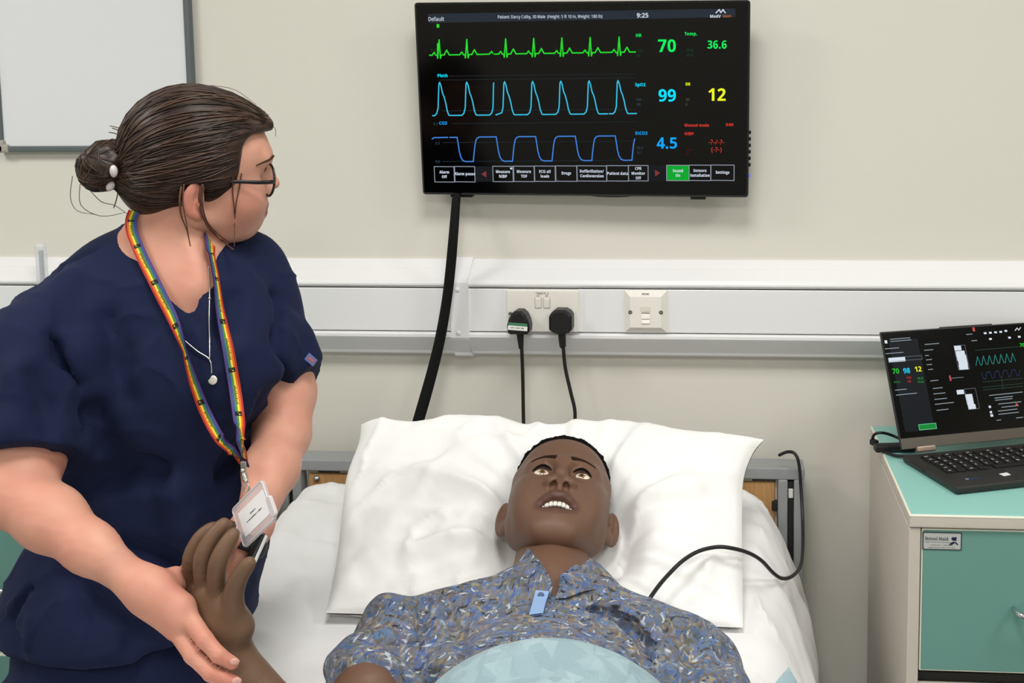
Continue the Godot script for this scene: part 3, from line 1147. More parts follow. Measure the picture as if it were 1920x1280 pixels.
func bed() -> void:
	var grey := mat(rgb8(150, 153, 155), 0.4, 0.5)
	var steel := mat(rgb8(120, 122, 124), 0.45, 0.5)
	var dark := mat(rgb8(24, 24, 26), 0.5)
	var o := thing("hospital_bed", "hospital bed with grey framed wooden headboard against the wall", "bed")
	put("headboard_rail", MB.new().rbox(Vector3(1.05, 0.024, 0.062), 0.004, xf(Vector3(0.063, 0.766, 0.067))), grey, o)
	for s in [[-0.455, -0.427], [0.546, 0.577]]:
		for x in s:
			put("headboard_post", MB.new().rbox(Vector3(0.0195, 0.66, 0.035), 0.004, xf(Vector3(x, 0.425, 0.083))), grey, o)
		put("post_slot", MB.new().rbox(Vector3(0.012, 0.64, 0.02), 0.002, xf(Vector3((s[0] + s[1]) / 2, 0.43, 0.083))), dark, o)
	put("slot_clip", MB.new().rbox(Vector3(0.009, 0.018, 0.006), 0.001, xf(Vector3(0.5615, 0.727, 0.094))), mat(rgb8(225, 225, 222), 0.5), o)
	var wood := mat(Color.WHITE, 0.42, 0.45)
	var wi := Image.create(256, 256, false, Image.FORMAT_RGB8)
	var wn := fn(7, 0.02, 4)
	for y in 256:
		for x in 256:
			var g := wn.get_noise_2d(x * 2.2, y * 0.22) * 0.5 + 0.5
			var f := 0.5 + 0.5 * sin(x * 0.55 + wn.get_noise_2d(x * 0.3, y * 0.25 + 90.0) * 9.0)
			wi.set_pixel(x, y, rgb8(176, 132, 84).lerp(rgb8(207, 163, 110), clampf(0.65 * g + 0.25 * f, 0, 1)))
	wood.albedo_texture = ImageTexture.create_from_image(wi)
	tri(wood, Vector3(4, 4, 4))
	put("headboard_panel", MB.new().rbox(Vector3(0.936, 0.40, 0.016), 0.003, xf(Vector3(0.063, 0.5465, 0.082))), wood, o)
	put("panel_edging", MB.new().rbox(Vector3(0.946, 0.41, 0.010), 0.002, xf(Vector3(0.063, 0.5465, 0.079))), mat(rgb8(205, 196, 182), 0.5), o)
	for x in [-0.385, -0.05, 0.18, 0.49]:
		put("panel_spacer", MB.new().rbox(Vector3(0.05, 0.02, 0.012), 0.002, xf(Vector3(x + 0.02, 0.752, 0.078))), dark, o)
	put("panel_spacer", MB.new().rbox(Vector3(0.012, 0.02, 0.012), 0.002, xf(Vector3(0.531, 0.70, 0.088))), dark, o)
	for x in [-0.3885, 0.505]:
		put("bolt", MB.new().lathe([Vector2(0.007, 0), Vector2(0.0065, 0.002), Vector2(0.004, 0.0052), Vector2(0, 0.006)], 16, xf(Vector3(x, 0.736 if x < 0 else 0.60, 0.090), Basis(Vector3.RIGHT, PI / 2))), mat(rgb8(190, 192, 194), 0.22, 0.5, 0.9), o)
	put("mattress_platform", MB.new().rbox(Vector3(0.90, 0.03, 1.9), 0.006, xf(Vector3(0.065, 0.44, 1.09))), steel, o)
	for s in [-1, 1]:
		put("side_rail", MB.new().rbox(Vector3(0.03, 0.06, 1.95), 0.006, xf(Vector3(0.065 + s * 0.435, 0.40, 1.09))), steel, o)
		for z in [0.25, 1.9]:
			put("leg", MB.new().rbox(Vector3(0.04, 0.36, 0.04), 0.006, xf(Vector3(0.065 + s * 0.40, 0.22, z))), steel, o)
			put("caster", MB.new().lathe([Vector2(0, -0.014), Vector2(0.04, -0.014), Vector2(0.045, -0.008), Vector2(0.045, 0.008), Vector2(0.04, 0.014), Vector2(0, 0.014)], 20, xf(Vector3(0.065 + s * 0.40, 0.045, z), Basis(Vector3(0, 0, 1), PI / 2))), dark, o)
	put("mattress", MB.new().grid(24, 40, func(u: float, v: float) -> Vector3:
		var a := u * TAU
		var z := lerpf(0.13, 2.03, v)
		var y1 := bed_top(z) - 0.012
		var c := cos(a)
		var s := sin(a)
		var q := pow(pow(absf(c), 8.0) + pow(absf(s), 8.0), -0.125)
		return Vector3(0.065 - c * q * 0.435, lerpf(0.46, y1, 0.5 + 0.5 * s * q), z)), mat(rgb8(60, 80, 130), 0.6), o)
	# bottom sheet: over the top and hanging at the sides
	var linen := cloth_mat(rgb8(240, 240, 240), 0.008)
	var n1 := fn(11, 3.2)
	var n2 := fn(12, 9.0)
	var prof := [Vector2(-0.43, -0.30), Vector2(-0.425, -0.16), Vector2(-0.415, -0.04), Vector2(-0.385, -0.004), Vector2(-0.33, 0.0), Vector2(-0.1, 0.002), Vector2(0.2, 0.002), Vector2(0.42, 0.0), Vector2(0.480, -0.004), Vector2(0.512, -0.024), Vector2(0.538, -0.066), Vector2(0.560, -0.12), Vector2(0.580, -0.18), Vector2(0.588, -0.26), Vector2(0.592, -0.34)]
	var sh := MB.new().grid(150, 130, func(u: float, v: float) -> Vector3:
		var z := lerpf(0.108, 2.05, pow(v, 1.15))
		var k := u * (prof.size() - 1)
		var i := mini(int(k), prof.size() - 2)
		var p: Vector2 = (prof[i] as Vector2).cubic_interpolate(prof[i + 1], prof[maxi(i - 1, 0)], prof[mini(i + 2, prof.size() - 1)], k - i)
		var y := bed_top(z) + p.y
		var x := p.x
		if z < 0.135:
			var e := (0.135 - z) / 0.027
			y -= 0.03 * (1.0 - sqrt(maxf(0.0, 1.0 - e * e)))
		var side := clampf((p.x - 0.49) / 0.08, 0.0, 1.0)
		x += side * (0.010 * sin(z * 34.0 + p.y * 7.0) + 0.016 * n1.get_noise_2d(z * 4.0, p.y) + 0.03 * clampf((z - 0.25) * 1.2, 0, 0.6))
		var crease := 0.006 * n1.get_noise_2d(x * 1.5 + 3.0, z * 1.2) + 0.003 * n2.get_noise_2d(x + z * 0.7, z * 1.4 - x)
		var ridge := 1.0 - absf(n1.get_noise_2d(x * 1.1 - z * 0.9, z * 1.7 + 30.0))
		crease += 0.009 * pow(ridge, 12.0)
		return Vector3(x, y + crease * (1.0 - 0.5 * side), z))
	var shn := put("bed_sheet", sh, linen)
	tag(shn, "creased white bottom sheet covering the mattress and hanging at the bed's side", "sheet")
	# pillow
	var lft := [Vector3(-0.2359, 0.8951, 0.2500), Vector3(-0.2333, 0.8674, 0.2750), Vector3(-0.2362, 0.8277, 0.3300), Vector3(-0.2210, 0.7949, 0.4000), Vector3(-0.1968, 0.7423, 0.5000), Vector3(-0.1788, 0.6991, 0.6000)]
	var rgt := [Vector3(0.5040, 0.8794, 0.2500), Vector3(0.4835, 0.8604, 0.2750), Vector3(0.4669, 0.8320, 0.3300), Vector3(0.4636, 0.7915, 0.4000), Vector3(0.4636, 0.7330, 0.5000), Vector3(0.4636, 0.6900, 0.5900)]
	var nrm := Vector3(0.0, 0.86, 0.51).normalized()
	var n3 := fn(31, 5.0)
	var n4 := fn(32, 11.0)
	var head := Vector3(0.177, 0.80, 0.47)
	var pl := MB.new()
	for side in [1.0, -1.0]:
		pl.grid(120, 90, func(uu: float, v: float) -> Vector3:
			var u := uu if side > 0 else 1.0 - uu
			var a := polyline(lft, v)
			var b := polyline(rgt, v)
			var p := a.lerp(b, u)
			var cu := u * 2.0 - 1.0
			var cv := v * 2.0 - 1.0
			p.y += 0.010 * sin(u * 19.0 + 2.0) * pow(1.0 - v, 6.0) * (1.0 - pow(absf(cu), 6.0)) * (1.5 - u)
			var f := pow(maxf(0.0, 1.0 - pow(absf(cu), 3.4)), 0.62) * pow(maxf(0.0, 1.0 - pow(absf(cv), 3.2)), 0.60)
			var rim := minf(1.0, minf(1.0 - absf(cu), 1.0 - absf(cv)) * 9.0)
			var t := 0.066 * f + 0.0022
			if side < 0:
				return p - nrm * (t * 0.85)
			var dx := p.x - head.x
			var dz := (p.z - head.z) * 1.1
			var r := sqrt(dx * dx + dz * dz)
			var ang := atan2(dz, dx)
			var dent := 0.095 * exp(-pow(r / 0.115, 4.0))
			var fall := smoothstep(0.085, 0.14, r) * (1.0 - smoothstep(0.16, 0.42, r))
			var folds := 1.3 * pow(0.5 + 0.5 * sin(ang * 11.0 + 1.2 * n3.get_noise_2d(p.x * 0.6, p.z * 0.6)), 3.0) + 0.6 * pow(0.5 + 0.5 * sin(ang * 23.0 + 1.6 * n3.get_noise_2d(p.x * 0.6, p.z * 0.6) + 1.0), 4.0) - 0.5
			var w := 0.0095 * fall * folds + 0.012 * n3.get_noise_2d(p.x * 0.7, p.z * 0.9) + 0.0035 * n4.get_noise_2d(p.x, p.z)
			var ridge := 1.0 - absf(n3.get_noise_2d(p.x * 0.8 + p.z * 0.6 + 9.0, p.z * 0.5 - p.x * 0.35))
			w += 0.009 * pow(ridge, 10.0)
			t = maxf(t - dent, 0.006 * f + 0.002) + w * rim
			return p + nrm * t)
	tag(put("pillow", pl, cloth_mat(rgb8(250, 250, 249), 0.004)), "large white cotton pillow under the manikin's head", "pillow")
	# thin black cable from the headboard corner, down the post and back over the pillow
	var cb := MB.new().tube([Vector3(0.5385, 0.8046, 0.1000), Vector3(0.5531, 0.8160, 0.1150), Vector3(0.5668, 0.8162, 0.1250), Vector3(0.5747, 0.7970, 0.1300), Vector3(0.5789, 0.7464, 0.1350), Vector3(0.5801, 0.6967, 0.1700), Vector3(0.5764, 0.6691, 0.2300), Vector3(0.5680, 0.6620, 0.2900), Vector3(0.5505, 0.6700, 0.3500), Vector3(0.5321, 0.6831, 0.3900), Vector3(0.5157, 0.7050, 0.4200), Vector3(0.4952, 0.7404, 0.4550), Vector3(0.4747, 0.7649, 0.4850), Vector3(0.4491, 0.7865, 0.5200), Vector3(0.4242, 0.7925, 0.5300), Vector3(0.3957, 0.7932, 0.5500), Vector3(0.3720, 0.7877, 0.5750), Vector3(0.3530, 0.7777, 0.6000), Vector3(0.3389, 0.7715, 0.6300), Vector3(0.3276, 0.7652, 0.6600)], [0.0032], 10, 5)
	tag(put("black_cable", cb, mat(rgb8(16, 17, 22), 0.4, 0.5)), "thin black cable looping from the headboard corner over the pillow to the manikin", "cable")

func cabinet(label: String, x0: float, w: float, hx: float, plate: bool) -> void:
	var cream := mat(rgb8(206, 199, 188), 0.45, 0.45)
	var edge := mat(rgb8(236, 234, 218), 0.4, 0.45)
	var teal := mat(rgb8(110, 158, 148), 0.38, 0.45)
	relief(tri(teal, Vector3(9, 9, 9)), noise_tex(0.05, 44, []), 0.004)
	var top := mat(rgb8(148, 203, 194), 0.34, 0.45)
	var dark := mat(rgb8(26, 24, 23), 0.7)
	var D := 0.483
	var o := thing("bedside_cabinet", label, "cabinet", Vector3(x0, 0, 0.032))
	for s in [0.009, w - 0.009]:
		put("side_panel", MB.new().rbox(Vector3(0.018, 0.812, D - 0.003), 0.002, xf(Vector3(s, 0.417, (D - 0.003) / 2))), cream, o)
	put("back_panel", MB.new().rbox(Vector3(w - 0.036, 0.80, 0.008), 0.001, xf(Vector3(w / 2, 0.42, 0.006))), cream, o)
	put("top_board", MB.new().rbox(Vector3(w, 0.020, D), 0.003, xf(Vector3(w / 2, 0.8345, D / 2))), cream, o)
	put("top_edging", MB.new().rbox(Vector3(w + 0.001, 0.004, D + 0.001), 0.0018, xf(Vector3(w / 2, 0.8435, D / 2))), edge, o)
	put("top_laminate", MB.new().rbox(Vector3(w - 0.006, 0.004, D - 0.006), 0.001, xf(Vector3(w / 2, 0.8452, D / 2))), top, o)
	put("bottom_board", MB.new().rbox(Vector3(w - 0.036, 0.018, D - 0.03), 0.002, xf(Vector3(w / 2, 0.06, D / 2 - 0.01))), cream, o)
	put("shelf", MB.new().rbox(Vector3(w - 0.036, 0.018, D - 0.02), 0.002, xf(Vector3(w / 2, 0.572, D / 2 - 0.012))), dark, o)
	var dx := (w - 0.036) / 2 - 0.001
	for k in 2:
		var y0: float = [0.590, 0.075][k]
		var y1: float = [0.8215, 0.566][k]
		var c := Vector3(w / 2, (y0 + y1) / 2, D - 0.014)
		var dr := put("door", MB.new().rbox(Vector3(dx * 2 - 0.005, y1 - y0 - 0.003, 0.015), 0.002, xf(c + Vector3(0, 0, 0.0005))), teal, o)
		put("door_edging", MB.new().rbox(Vector3(dx * 2 - 0.0015, y1 - y0, 0.0148), 0.0015, xf(c)), edge, o)
		var hp := Vector3(hx, lerpf(y0, y1, 0.462), D - 0.006)
		var m := MB.new().tube([hp + Vector3(-0.001, 0, 0.004), hp + Vector3(0.001, 0.0, 0.018), hp + Vector3(0.012, -0.002, 0.026), hp + Vector3(0.048, -0.009, 0.028), hp + Vector3(0.082, -0.002, 0.026), hp + Vector3(0.093, 0, 0.018), hp + Vector3(0.095, 0, 0.004)], [0.0042, 0.0042, 0.0046, 0.0048, 0.0046, 0.0042, 0.0042], 12, 5)
		put("handle", m, mat(rgb8(205, 205, 208), 0.12, 0.5, 1.0), dr)
	if not plate:
		return
	var lp := put("maker_plate", MB.new().prism(rrect(0.0605, 0.0292, 0.002), 0, 0.0008, 0.0003), mat(rgb8(62, 82, 84), 0.5), o, xf(Vector3(0.0212 + 0.030, 0.8022, D - 0.0060)))
	put("plate_face", MB.new().prism(rrect(0.0565, 0.0252, 0.0014), 0.0006, 0.0011, 0.0002), mat(rgb8(192, 195, 192), 0.35, 0.5), lp)
	var st := lettering()
	letters(st, "Bristol Maid", Vector2(-0.0085, 0.0042), 0.0052, 0.0013, true, 0, 0.82, 0.0, "Droid Serif")
	st.append_from(print_line(-0.026, 0.012, -0.0016, 0.0011, 0.0012).mesh(), 0, Transform3D())
	st.append_from(print_line(-0.018, 0.017, -0.0062, 0.0011, 0.0012).mesh(), 0, Transform3D())
	st.append_from(print_line(-0.020, 0.020, -0.0100, 0.0011, 0.0012).mesh(), 0, Transform3D())
	put("lettering", st.commit(), mat(rgb8(92, 98, 96), 0.6), lp)
	var em := MB.new()
	em.prism([Vector2(0.0135, 0.0045), Vector2(0.0165, 0.0012), Vector2(0.0215, 0.0012), Vector2(0.022, 0.0075), Vector2(0.019, 0.0068), Vector2(0.0155, 0.0072)], 0.0009, 0.0014)
	em.prism([Vector2(0.0105, -0.0052), Vector2(0.0145, -0.0055), Vector2(0.0175, -0.002), Vector2(0.0195, -0.0022), Vector2(0.0235, -0.0058), Vector2(0.0245, -0.0045), Vector2(0.0212, -0.0008), Vector2(0.0165, -0.0004), Vector2(0.013, -0.002)], 0.0009, 0.0014)
	put("emblem", em, mat(rgb8(22, 22, 70), 0.5), lp)

func cabinets() -> void:
	cabinet("cream bedside cabinet with teal top and doors under the laptop", 0.7212, 0.47, 0.163, true)
	cabinet("teal fronted bedside cabinet behind the nurse at the bed's other side", -0.985, 0.46, 0.20, false)

func laptop() -> void:
	var bs: Basis = Basis(Vector3(0.9397, 0.0000, -0.3420), Vector3(0, 1, 0), Vector3(0.3420, 0.0000, 0.9397))
	var og := Vector3(0.7481, 0.8660, 0.2624)
	var o := thing("laptop", "open black laptop showing a patient simulation screen on the cabinet", "laptop", og, bs)
	var shell := mat(rgb8(40, 39, 38), 0.45, 0.45)
	var bronze := mat(rgb8(92, 86, 78), 0.4, 0.5, 0.35)
	var WD := 0.357
	var DP := 0.178
	put("base", MB.new().rbox(Vector3(WD, 0.012, DP), 0.004, xf(Vector3(WD / 2, -0.0115, DP / 2))), shell, o)
	for q in [[0.03, 0.02], [0.32, 0.02], [0.03, 0.16], [0.32, 0.16]]:
		put("rubber_foot", MB.new().rbox(Vector3(0.03, 0.003, 0.008), 0.001, xf(Vector3(q[0], -0.0178, q[1]))), mat(rgb8(15, 15, 15), 0.8), o)
	put("port_strip", MB.new().rbox(Vector3(0.002, 0.004, 0.05), 0.0008, xf(Vector3(0.0, -0.0105, 0.05))), mat(rgb8(12, 12, 12), 0.3), o)
	var key_m := mat(rgb8(26, 26, 27), 0.5, 0.4)
	var key := MB.new().rbox(Vector3(0.0158, 0.003, 0.0125), 0.0012).mesh()
	put("keyboard_well", MB.new().rbox(Vector3(0.31, 0.001, 0.092), 0.0004, xf(Vector3(0.177, -0.0054, 0.068))), mat(rgb8(22, 22, 22), 0.5), o)
	var legends := ["§1234567890-=<", "QWERTYUIOP[]{", "ASDFGHJKL;'#", "ZXCVBNM,./"]
	var st := lettering()
	for r in 6:
		for c in 15:
			if r == 5 and c > 3 and c < 9:
				continue
			var p := Vector3(0.0305 + c * 0.0206 + [0.0, 0.0, 0.004, 0.006, 0.003, 0.0][r] * 0.5, -0.0038, 0.0285 + r * 0.0156)
			if p.x > 0.325:
				continue
			put("key", key, key_m, o, xf(p))
			if r >= 1 and r <= 4 and c >= 1 and c - 1 < legends[r - 1].length():
				var tm := TextMesh.new()
				tm.text = legends[r - 1][c - 1]
				tm.font = font(false)
				tm.font_size = 24
				tm.pixel_size = 0.00028
				tm.depth = 0.0003
				st.append_from(tm, 0, Transform3D(Basis(Vector3.RIGHT, -PI / 2), p + Vector3(-0.003, 0.0017, -0.001)))
			elif c % 2 == 0:
				var bm := MB.new().rbox(Vector3(0.006, 0.0003, 0.0016), 0.0001)
				st.append_from(bm.mesh(), 0, xf(p + Vector3(0, 0.0016, 0)))
	put("key", MB.new().rbox(Vector3(0.1, 0.003, 0.0125), 0.0012).mesh(), key_m, o, xf(Vector3(0.165, -0.0038, 0.1065)))
	put("key_legends", st.commit(), mat(rgb8(205, 203, 195), 0.5), o)
	put("touchpad", MB.new().rbox(Vector3(0.1, 0.001, 0.05), 0.0004, xf(Vector3(0.17, -0.0052, 0.146))), mat(rgb8(46, 45, 44), 0.35), o)
	var inv := bs.inverse()
	var w1: Vector3 = inv * (Vector3(0.9045, 0.8605, 0.3582) - og)
	put("price_label", MB.new().rbox(Vector3(0.019, 0.0008, 0.012), 0.0003, xf(Vector3(w1.x, -0.0052, w1.z), Basis(Vector3.UP, 0.15))), mat(rgb8(235, 234, 232), 0.4), o)
	var w2: Vector3 = inv * (Vector3(0.8483, 0.8605, 0.3831) - og)
	put("maker_sticker", MB.new().rbox(Vector3(0.021, 0.0008, 0.006), 0.0003, xf(Vector3(w2.x, -0.0052, w2.z))), mat(rgb8(34, 48, 84), 0.3), o)
	put("maker_sticker", MB.new().rbox(Vector3(0.006, 0.0008, 0.003), 0.0003, xf(Vector3(w2.x - 0.014, -0.0052, w2.z - 0.001))), mat(rgb8(150, 156, 170), 0.3), o)
	# lid, standing at the hinge
	var lb := bs.inverse() * Basis(Vector3(0.9397, 0.0000, -0.3420), Vector3(-0.1391, 0.9135, -0.3822), Vector3(0.3125, 0.4067, 0.8585))
	var H := 0.214
	var lid := put("lid", MB.new().rbox(Vector3(WD, H, 0.006), 0.002, xf(Vector3(WD / 2, H / 2 + 0.004, -0.004))), shell, o, xf(Vector3.ZERO, lb))
	put("chin", MB.new().rbox(Vector3(WD - 0.002, 0.0185, 0.0012), 0.0004, xf(Vector3(WD / 2, 0.0135, -0.0008))), bronze, lid)
	for x in [0.045, WD - 0.045]:
		put("hinge", MB.new().rbox(Vector3(0.038, 0.011, 0.010), 0.003, xf(Vector3(x, 0.0015, 0.003))), mat(rgb8(150, 132, 120), 0.35, 0.5, 0.6), lid)
	put("webcam_bump", MB.new().rbox(Vector3(0.11, 0.003, 0.005), 0.001, xf(Vector3(WD / 2, H + 0.0045, -0.004))), shell, lid)
	var sc := put("screen", MB.new().rbox(Vector3(WD - 0.003, H - 0.022, 0.001), 0.0004, xf(Vector3(WD / 2, (H - 0.022) / 2 + 0.0235, -0.0008))), mat(Color(0.01, 0.011, 0.012), 0.14, 0.38), o, xf(Vector3.ZERO, lb))
	var Z := 0.0004
	var q := [Vector2(0.0122, 0.0338), Vector2(0.0798, 0.0358), Vector2(0.0717, 0.2012), Vector2(0.0026, 0.1976)]
	var side := MB.new()
	rect(side, q[0], q[2], Z - 0.0002)
	put("side_pane", side, glow(rgb8(25, 29, 33), 0.9), sc)
	var white := glow(rgb8(225, 235, 245), 0.9)
	for r in [[Vector2(0.0044, 0.2014), Vector2(0.0097, 0.1956)], [Vector2(0.0054, 0.1687), Vector2(0.0393, 0.1605)]]:
		var wm := MB.new()
		rect(wm, r[0], r[1], Z)
		put("toggle_button", wm, white, sc)
	for r in [[1788, 648, 1803, 656], [1791, 658, 1810, 667], [1793, 666, 1813, 675], [1796, 675, 1815, 684], [1797, 684, 1816, 692], [1793, 731, 1808, 738], [1809, 739, 1824, 747], [1811, 748, 1826, 757], [1814, 758, 1830, 766], [1853, 760, 1858, 764], [1855, 770, 1860, 774], [1856, 776, 1862, 780]]:
		var wm := MB.new()
		rect(wm, px3(r[0], r[1]), px3(r[2], r[3]), Z)
		put("toggle_button", wm, white, sc)
	var gmat := glow(rgb8(105, 112, 118), 0.8)
	for r in [[Vector2(0.0054, 0.1687), Vector2(0.0733, 0.1621)], [px3(1788, 648), px3(1818, 692)], [px3(1808, 729), px3(1836, 765)]]:
		var gm := MB.new()
		outline(gm, r[0], r[1], 0.001, Z)
		put("key_outline", gm, gmat, sc)
	var sl := MB.new()
	stroke(sl, [px3(1782, 709), px3(1806, 707)], 0.0016, Z)
	put("slider", sl, gmat, sc)
	var cap_m := glow(rgb8(150, 162, 170), 0.8)
	for r in [[1670, 637, 1706], [1671, 641, 1708], [1661, 655, 1686], [1663, 664, 1694], [1734, 646, 1760], [1733, 657, 1749], [1735, 667, 1741], [1737, 675, 1747], [1738, 684, 1747], [1741, 693, 1749], [1745, 714, 1759], [1750, 728, 1767], [1751, 738, 1772], [1753, 748, 1775], [1754, 757, 1788], [1757, 768, 1778], [1681, 731, 1701], [1683, 740, 1720], [1812, 626, 1823], [1822, 638, 1832], [1855, 741, 1918], [1865, 746, 1899], [1866, 750, 1898], [1872, 757, 1915], [1878, 763, 1910], [1871, 770, 1907], [1872, 776, 1910], [1905, 783, 1918], [1868, 787, 1876]]:
		var cap := MB.new()
		stroke(cap, [px3(r[0], r[1]), px3(r[2], r[1] - (r[2] - r[0]) * 0.1)], 0.0015, Z)
		put("caption_line", cap, cap_m, sc)
	var ink_m: Material = glow(rgb8(40, 190, 50), 0.9)
	words(sc, ink_m, "70", px3(1681, 696), 0.0095, Z, true)
	words(sc, ink_m, "70", px3(1919, 645), 0.007, Z, true)
	ink_m = glow(rgb8(30, 200, 240), 0.95)
	words(sc, ink_m, "98", px3(1701, 695), 0.0095, Z, true)
	ink_m = glow(rgb8(238, 240, 40), 0.95)
	words(sc, ink_m, "12", px3(1722, 692), 0.0095, Z, true)
	ink_m = glow(rgb8(200, 45, 40), 0.8)
	words(sc, ink_m, "110", px3(1705, 708), 0.004, Z, true)
	words(sc, ink_m, "70", px3(1706, 715), 0.004, Z, true)
	ink_m = glow(rgb8(40, 140, 50), 0.8)
	words(sc, ink_m, "36.6", px3(1726, 709), 0.0042, Z, true)
	words(sc, ink_m, "Temp", px3(1727, 716), 0.0034, Z, true)
	words(sc, ink_m, "EtCO2", px3(1684, 716), 0.0034, Z, false)
	for r in [[1823, 612.5, 1829, 619.5], [1779, 704, 1784, 714], [1904, 756, 1909, 761]]:
		var rm := MB.new()
		rect(rm, px3(r[0], r[1]), px3(r[2], r[3]), Z)
		put("alert_mark", rm, glow(rgb8(215, 90, 88), 0.8), sc)
	var grn := MB.new()
	rect(grn, Vector2(0.0410, 0.0447), Vector2(0.0754, 0.0352), Z)
	put("start_button", grn, glow(rgb8(20, 140, 55), 0.9), sc)
	var go := MB.new()
	outline(go, Vector2(0.0410, 0.0447), Vector2(0.0754, 0.0352), 0.0013, Z + 0.0002)
	put("start_button_rim", go, glow(rgb8(110, 200, 150), 0.8), sc)
	for d in [[1848, 623], [1858, 622], [1868, 621], [1878, 620], [1888, 618], [1858, 634], [1895, 631], [1914, 629]]:
		var dots := MB.new()
		rect(dots, px3(d[0] - 2.2, d[1] + 2.0), px3(d[0] + 2.2, d[1] - 2.0), Z)
		put("tool_icon", dots, white, sc)
	var em := MB.new()
	stroke(em, [px3(1906, 617), px3(1910, 612), px3(1913, 616), px3(1917, 611)], 0.0016, Z)
	put("emblem", em, white, sc)
	var tr := MB.new()
	var l := []
	for i in 7:
		var x := 1832.0 + i * 11.2
		var y := 685.0 - (x - 1832.0) * 0.105
		l.append_array([px3(x - 2, y), px3(x + 0.8, y - 17), px3(x + 3.2, y - 10), px3(x + 6.5, y - 1.5)])
	stroke(tr, l, 0.0014, Z)
	put("trace", tr, glow(rgb8(50, 150, 140), 0.7), sc)
	tr = MB.new()
	l = []
	for i in 5:
		var x := 1840.0 + i * 16.0
		var y := 699.0 - (x - 1832.0) * 0.1
		l.append_array([px3(x, y), px3(x + 4, y + 12), px3(x + 8, y + 11.5), px3(x + 10, y)])
	stroke(tr, l, 0.0012, Z)
	put("trace", tr, glow(rgb8(48, 62, 100), 0.7), sc)
	for g in [[1842, 716, 1919, 708.5], [1842, 726, 1919, 718.5], [1842, 731, 1919, 723.5], [1828, 656, 1915, 648], [1878, 708, 1881, 730]]:
		var gl := MB.new()
		stroke(gl, [px3(g[0], g[1]), px3(g[2], g[3])], 0.001, Z)
		put("guide_line", gl, glow(rgb8(50, 80, 66), 0.7), sc)
	# charger lying behind the laptop, its cord plugged into the laptop's side
	var ch := thing("laptop_charger", "black laptop charger with a looped cord on the teal cabinet top", "charger")
	var blk := mat(rgb8(15, 15, 16), 0.45)
	var bc := Vector3(0.7387, 0.8550, 0.1995)
	put("power_brick", MB.new().rbox(Vector3(0.075, 0.014, 0.022), 0.004, xf(Vector3(bc.x + 0.005, 0.8545, bc.z), Basis(Vector3.UP, 0.12))), blk, ch)
	put("cord", MB.new().tube([Vector3(0.7633, 0.8640, 0.1882), Vector3(0.7492, 0.8680, 0.1790), Vector3(0.7334, 0.8740, 0.1796), Vector3(0.7192, 0.8770, 0.1837), Vector3(0.7104, 0.8720, 0.1776), Vector3(0.7074, 0.8620, 0.1715), Vector3(0.7110, 0.8520, 0.1751), Vector3(0.7191, 0.8515, 0.2023), Vector3(0.7310, 0.8515, 0.2269), Vector3(0.7423, 0.8520, 0.2402), Vector3(0.7574, 0.8550, 0.2518), Vector3(0.7677, 0.8570, 0.2575)], [0.0027], 10, 5), blk, ch)
	put("cord_tie", MB.new().rbox(Vector3(0.012, 0.011, 0.016), 0.003, xf(Vector3(0.7100, 0.8560, 0.1750), Basis(Vector3.UP, 0.5))), blk, ch)

func v23(p: Vector2, z: float) -> Vector3:
	return Vector3(p.x, p.y, z)

# the laptop's display, on the same kind of drawing as px2
func px3(x: float, y: float) -> Vector2:
	var o := Vector2(0.1445, 0.1304)
	var a := Vector2(0.1554, 0.1296)
	var b := Vector2(0.1423, 0.1206)
	return o + (a - o) * ((x - 1800.0) / 10.0) + (b - o) * ((y - 700.0) / 10.0)



# folds cut into (o = 1) or raised on (o = 0) the surface that a field already has
func crease(f: Field, pts: Array, r: float, k: float, o := 1, deep := 0.55) -> void:
	r *= 1.5
	var gap := -deep * r if o == 1 else -0.25 * r
	var q := []
	for p: Vector3 in pts:
		q.append(f.drop(p, EYE, gap))
	f.chain(q, [r * 0.5] + [r] if q.size() == 2 else [r], k, o)

# a finger as one smooth curve through its joints
func finger(f: Field, pts: Array, rs: Array, k: float) -> void:
	var q := []
	var r := []
	for i in pts.size() - 1:
		for n in 3:
			var t := n / 3.0
			q.append((pts[i] as Vector3).cubic_interpolate(pts[i + 1], pts[maxi(i - 1, 0)], pts[mini(i + 2, pts.size() - 1)], t))
			r.append(lerpf(rs[i], rs[i + 1], t) * 1.03)
	q.append(pts[-1])
	r.append(rs[-1])
	f.chain(q, r, k)

func shirt_image() -> ImageTexture:
	var im := Image.create(512, 512, false, Image.FORMAT_RGB8)
	im.fill(rgb8(106, 108, 114))
	var rg := RandomNumberGenerator.new()
	rg.seed = 77
	var cols := [rgb8(96, 122, 166), rgb8(70, 98, 150), rgb8(108, 112, 118), rgb8(160, 144, 118), rgb8(120, 112, 102), rgb8(26, 27, 33), rgb8(88, 92, 100), rgb8(214, 222, 230), rgb8(104, 92, 76), rgb8(128, 130, 136)]
	for i in 2300:
		var x := rg.randf() * 512
		var y := rg.randf() * 512
		var a := rg.randf() * TAU
		var turn := rg.randf_range(-0.16, 0.16)
		var n := rg.randi_range(10, 24)
		var w := rg.randf_range(5.0, 13.0)
		var kind := rg.randi() % 12
		var c: Color = cols[kind % 10]
		if kind in [5, 7]:
			w *= 0.7
		c = c.lerp(Color(rg.randf() * 0.6, rg.randf() * 0.6, rg.randf() * 0.6), 0.08)
		for k in n:
			var f := sin(PI * (k + 0.6) / n)
			var s := maxi(1, int(w * f))
			var px := posmod(int(x), 512)
			var py := posmod(int(y), 512)
			im.fill_rect(Rect2i(px, py, s, s), c)
			x += cos(a) * 2.2
			y += sin(a) * 2.2
			a += turn
	return ImageTexture.create_from_image(im)

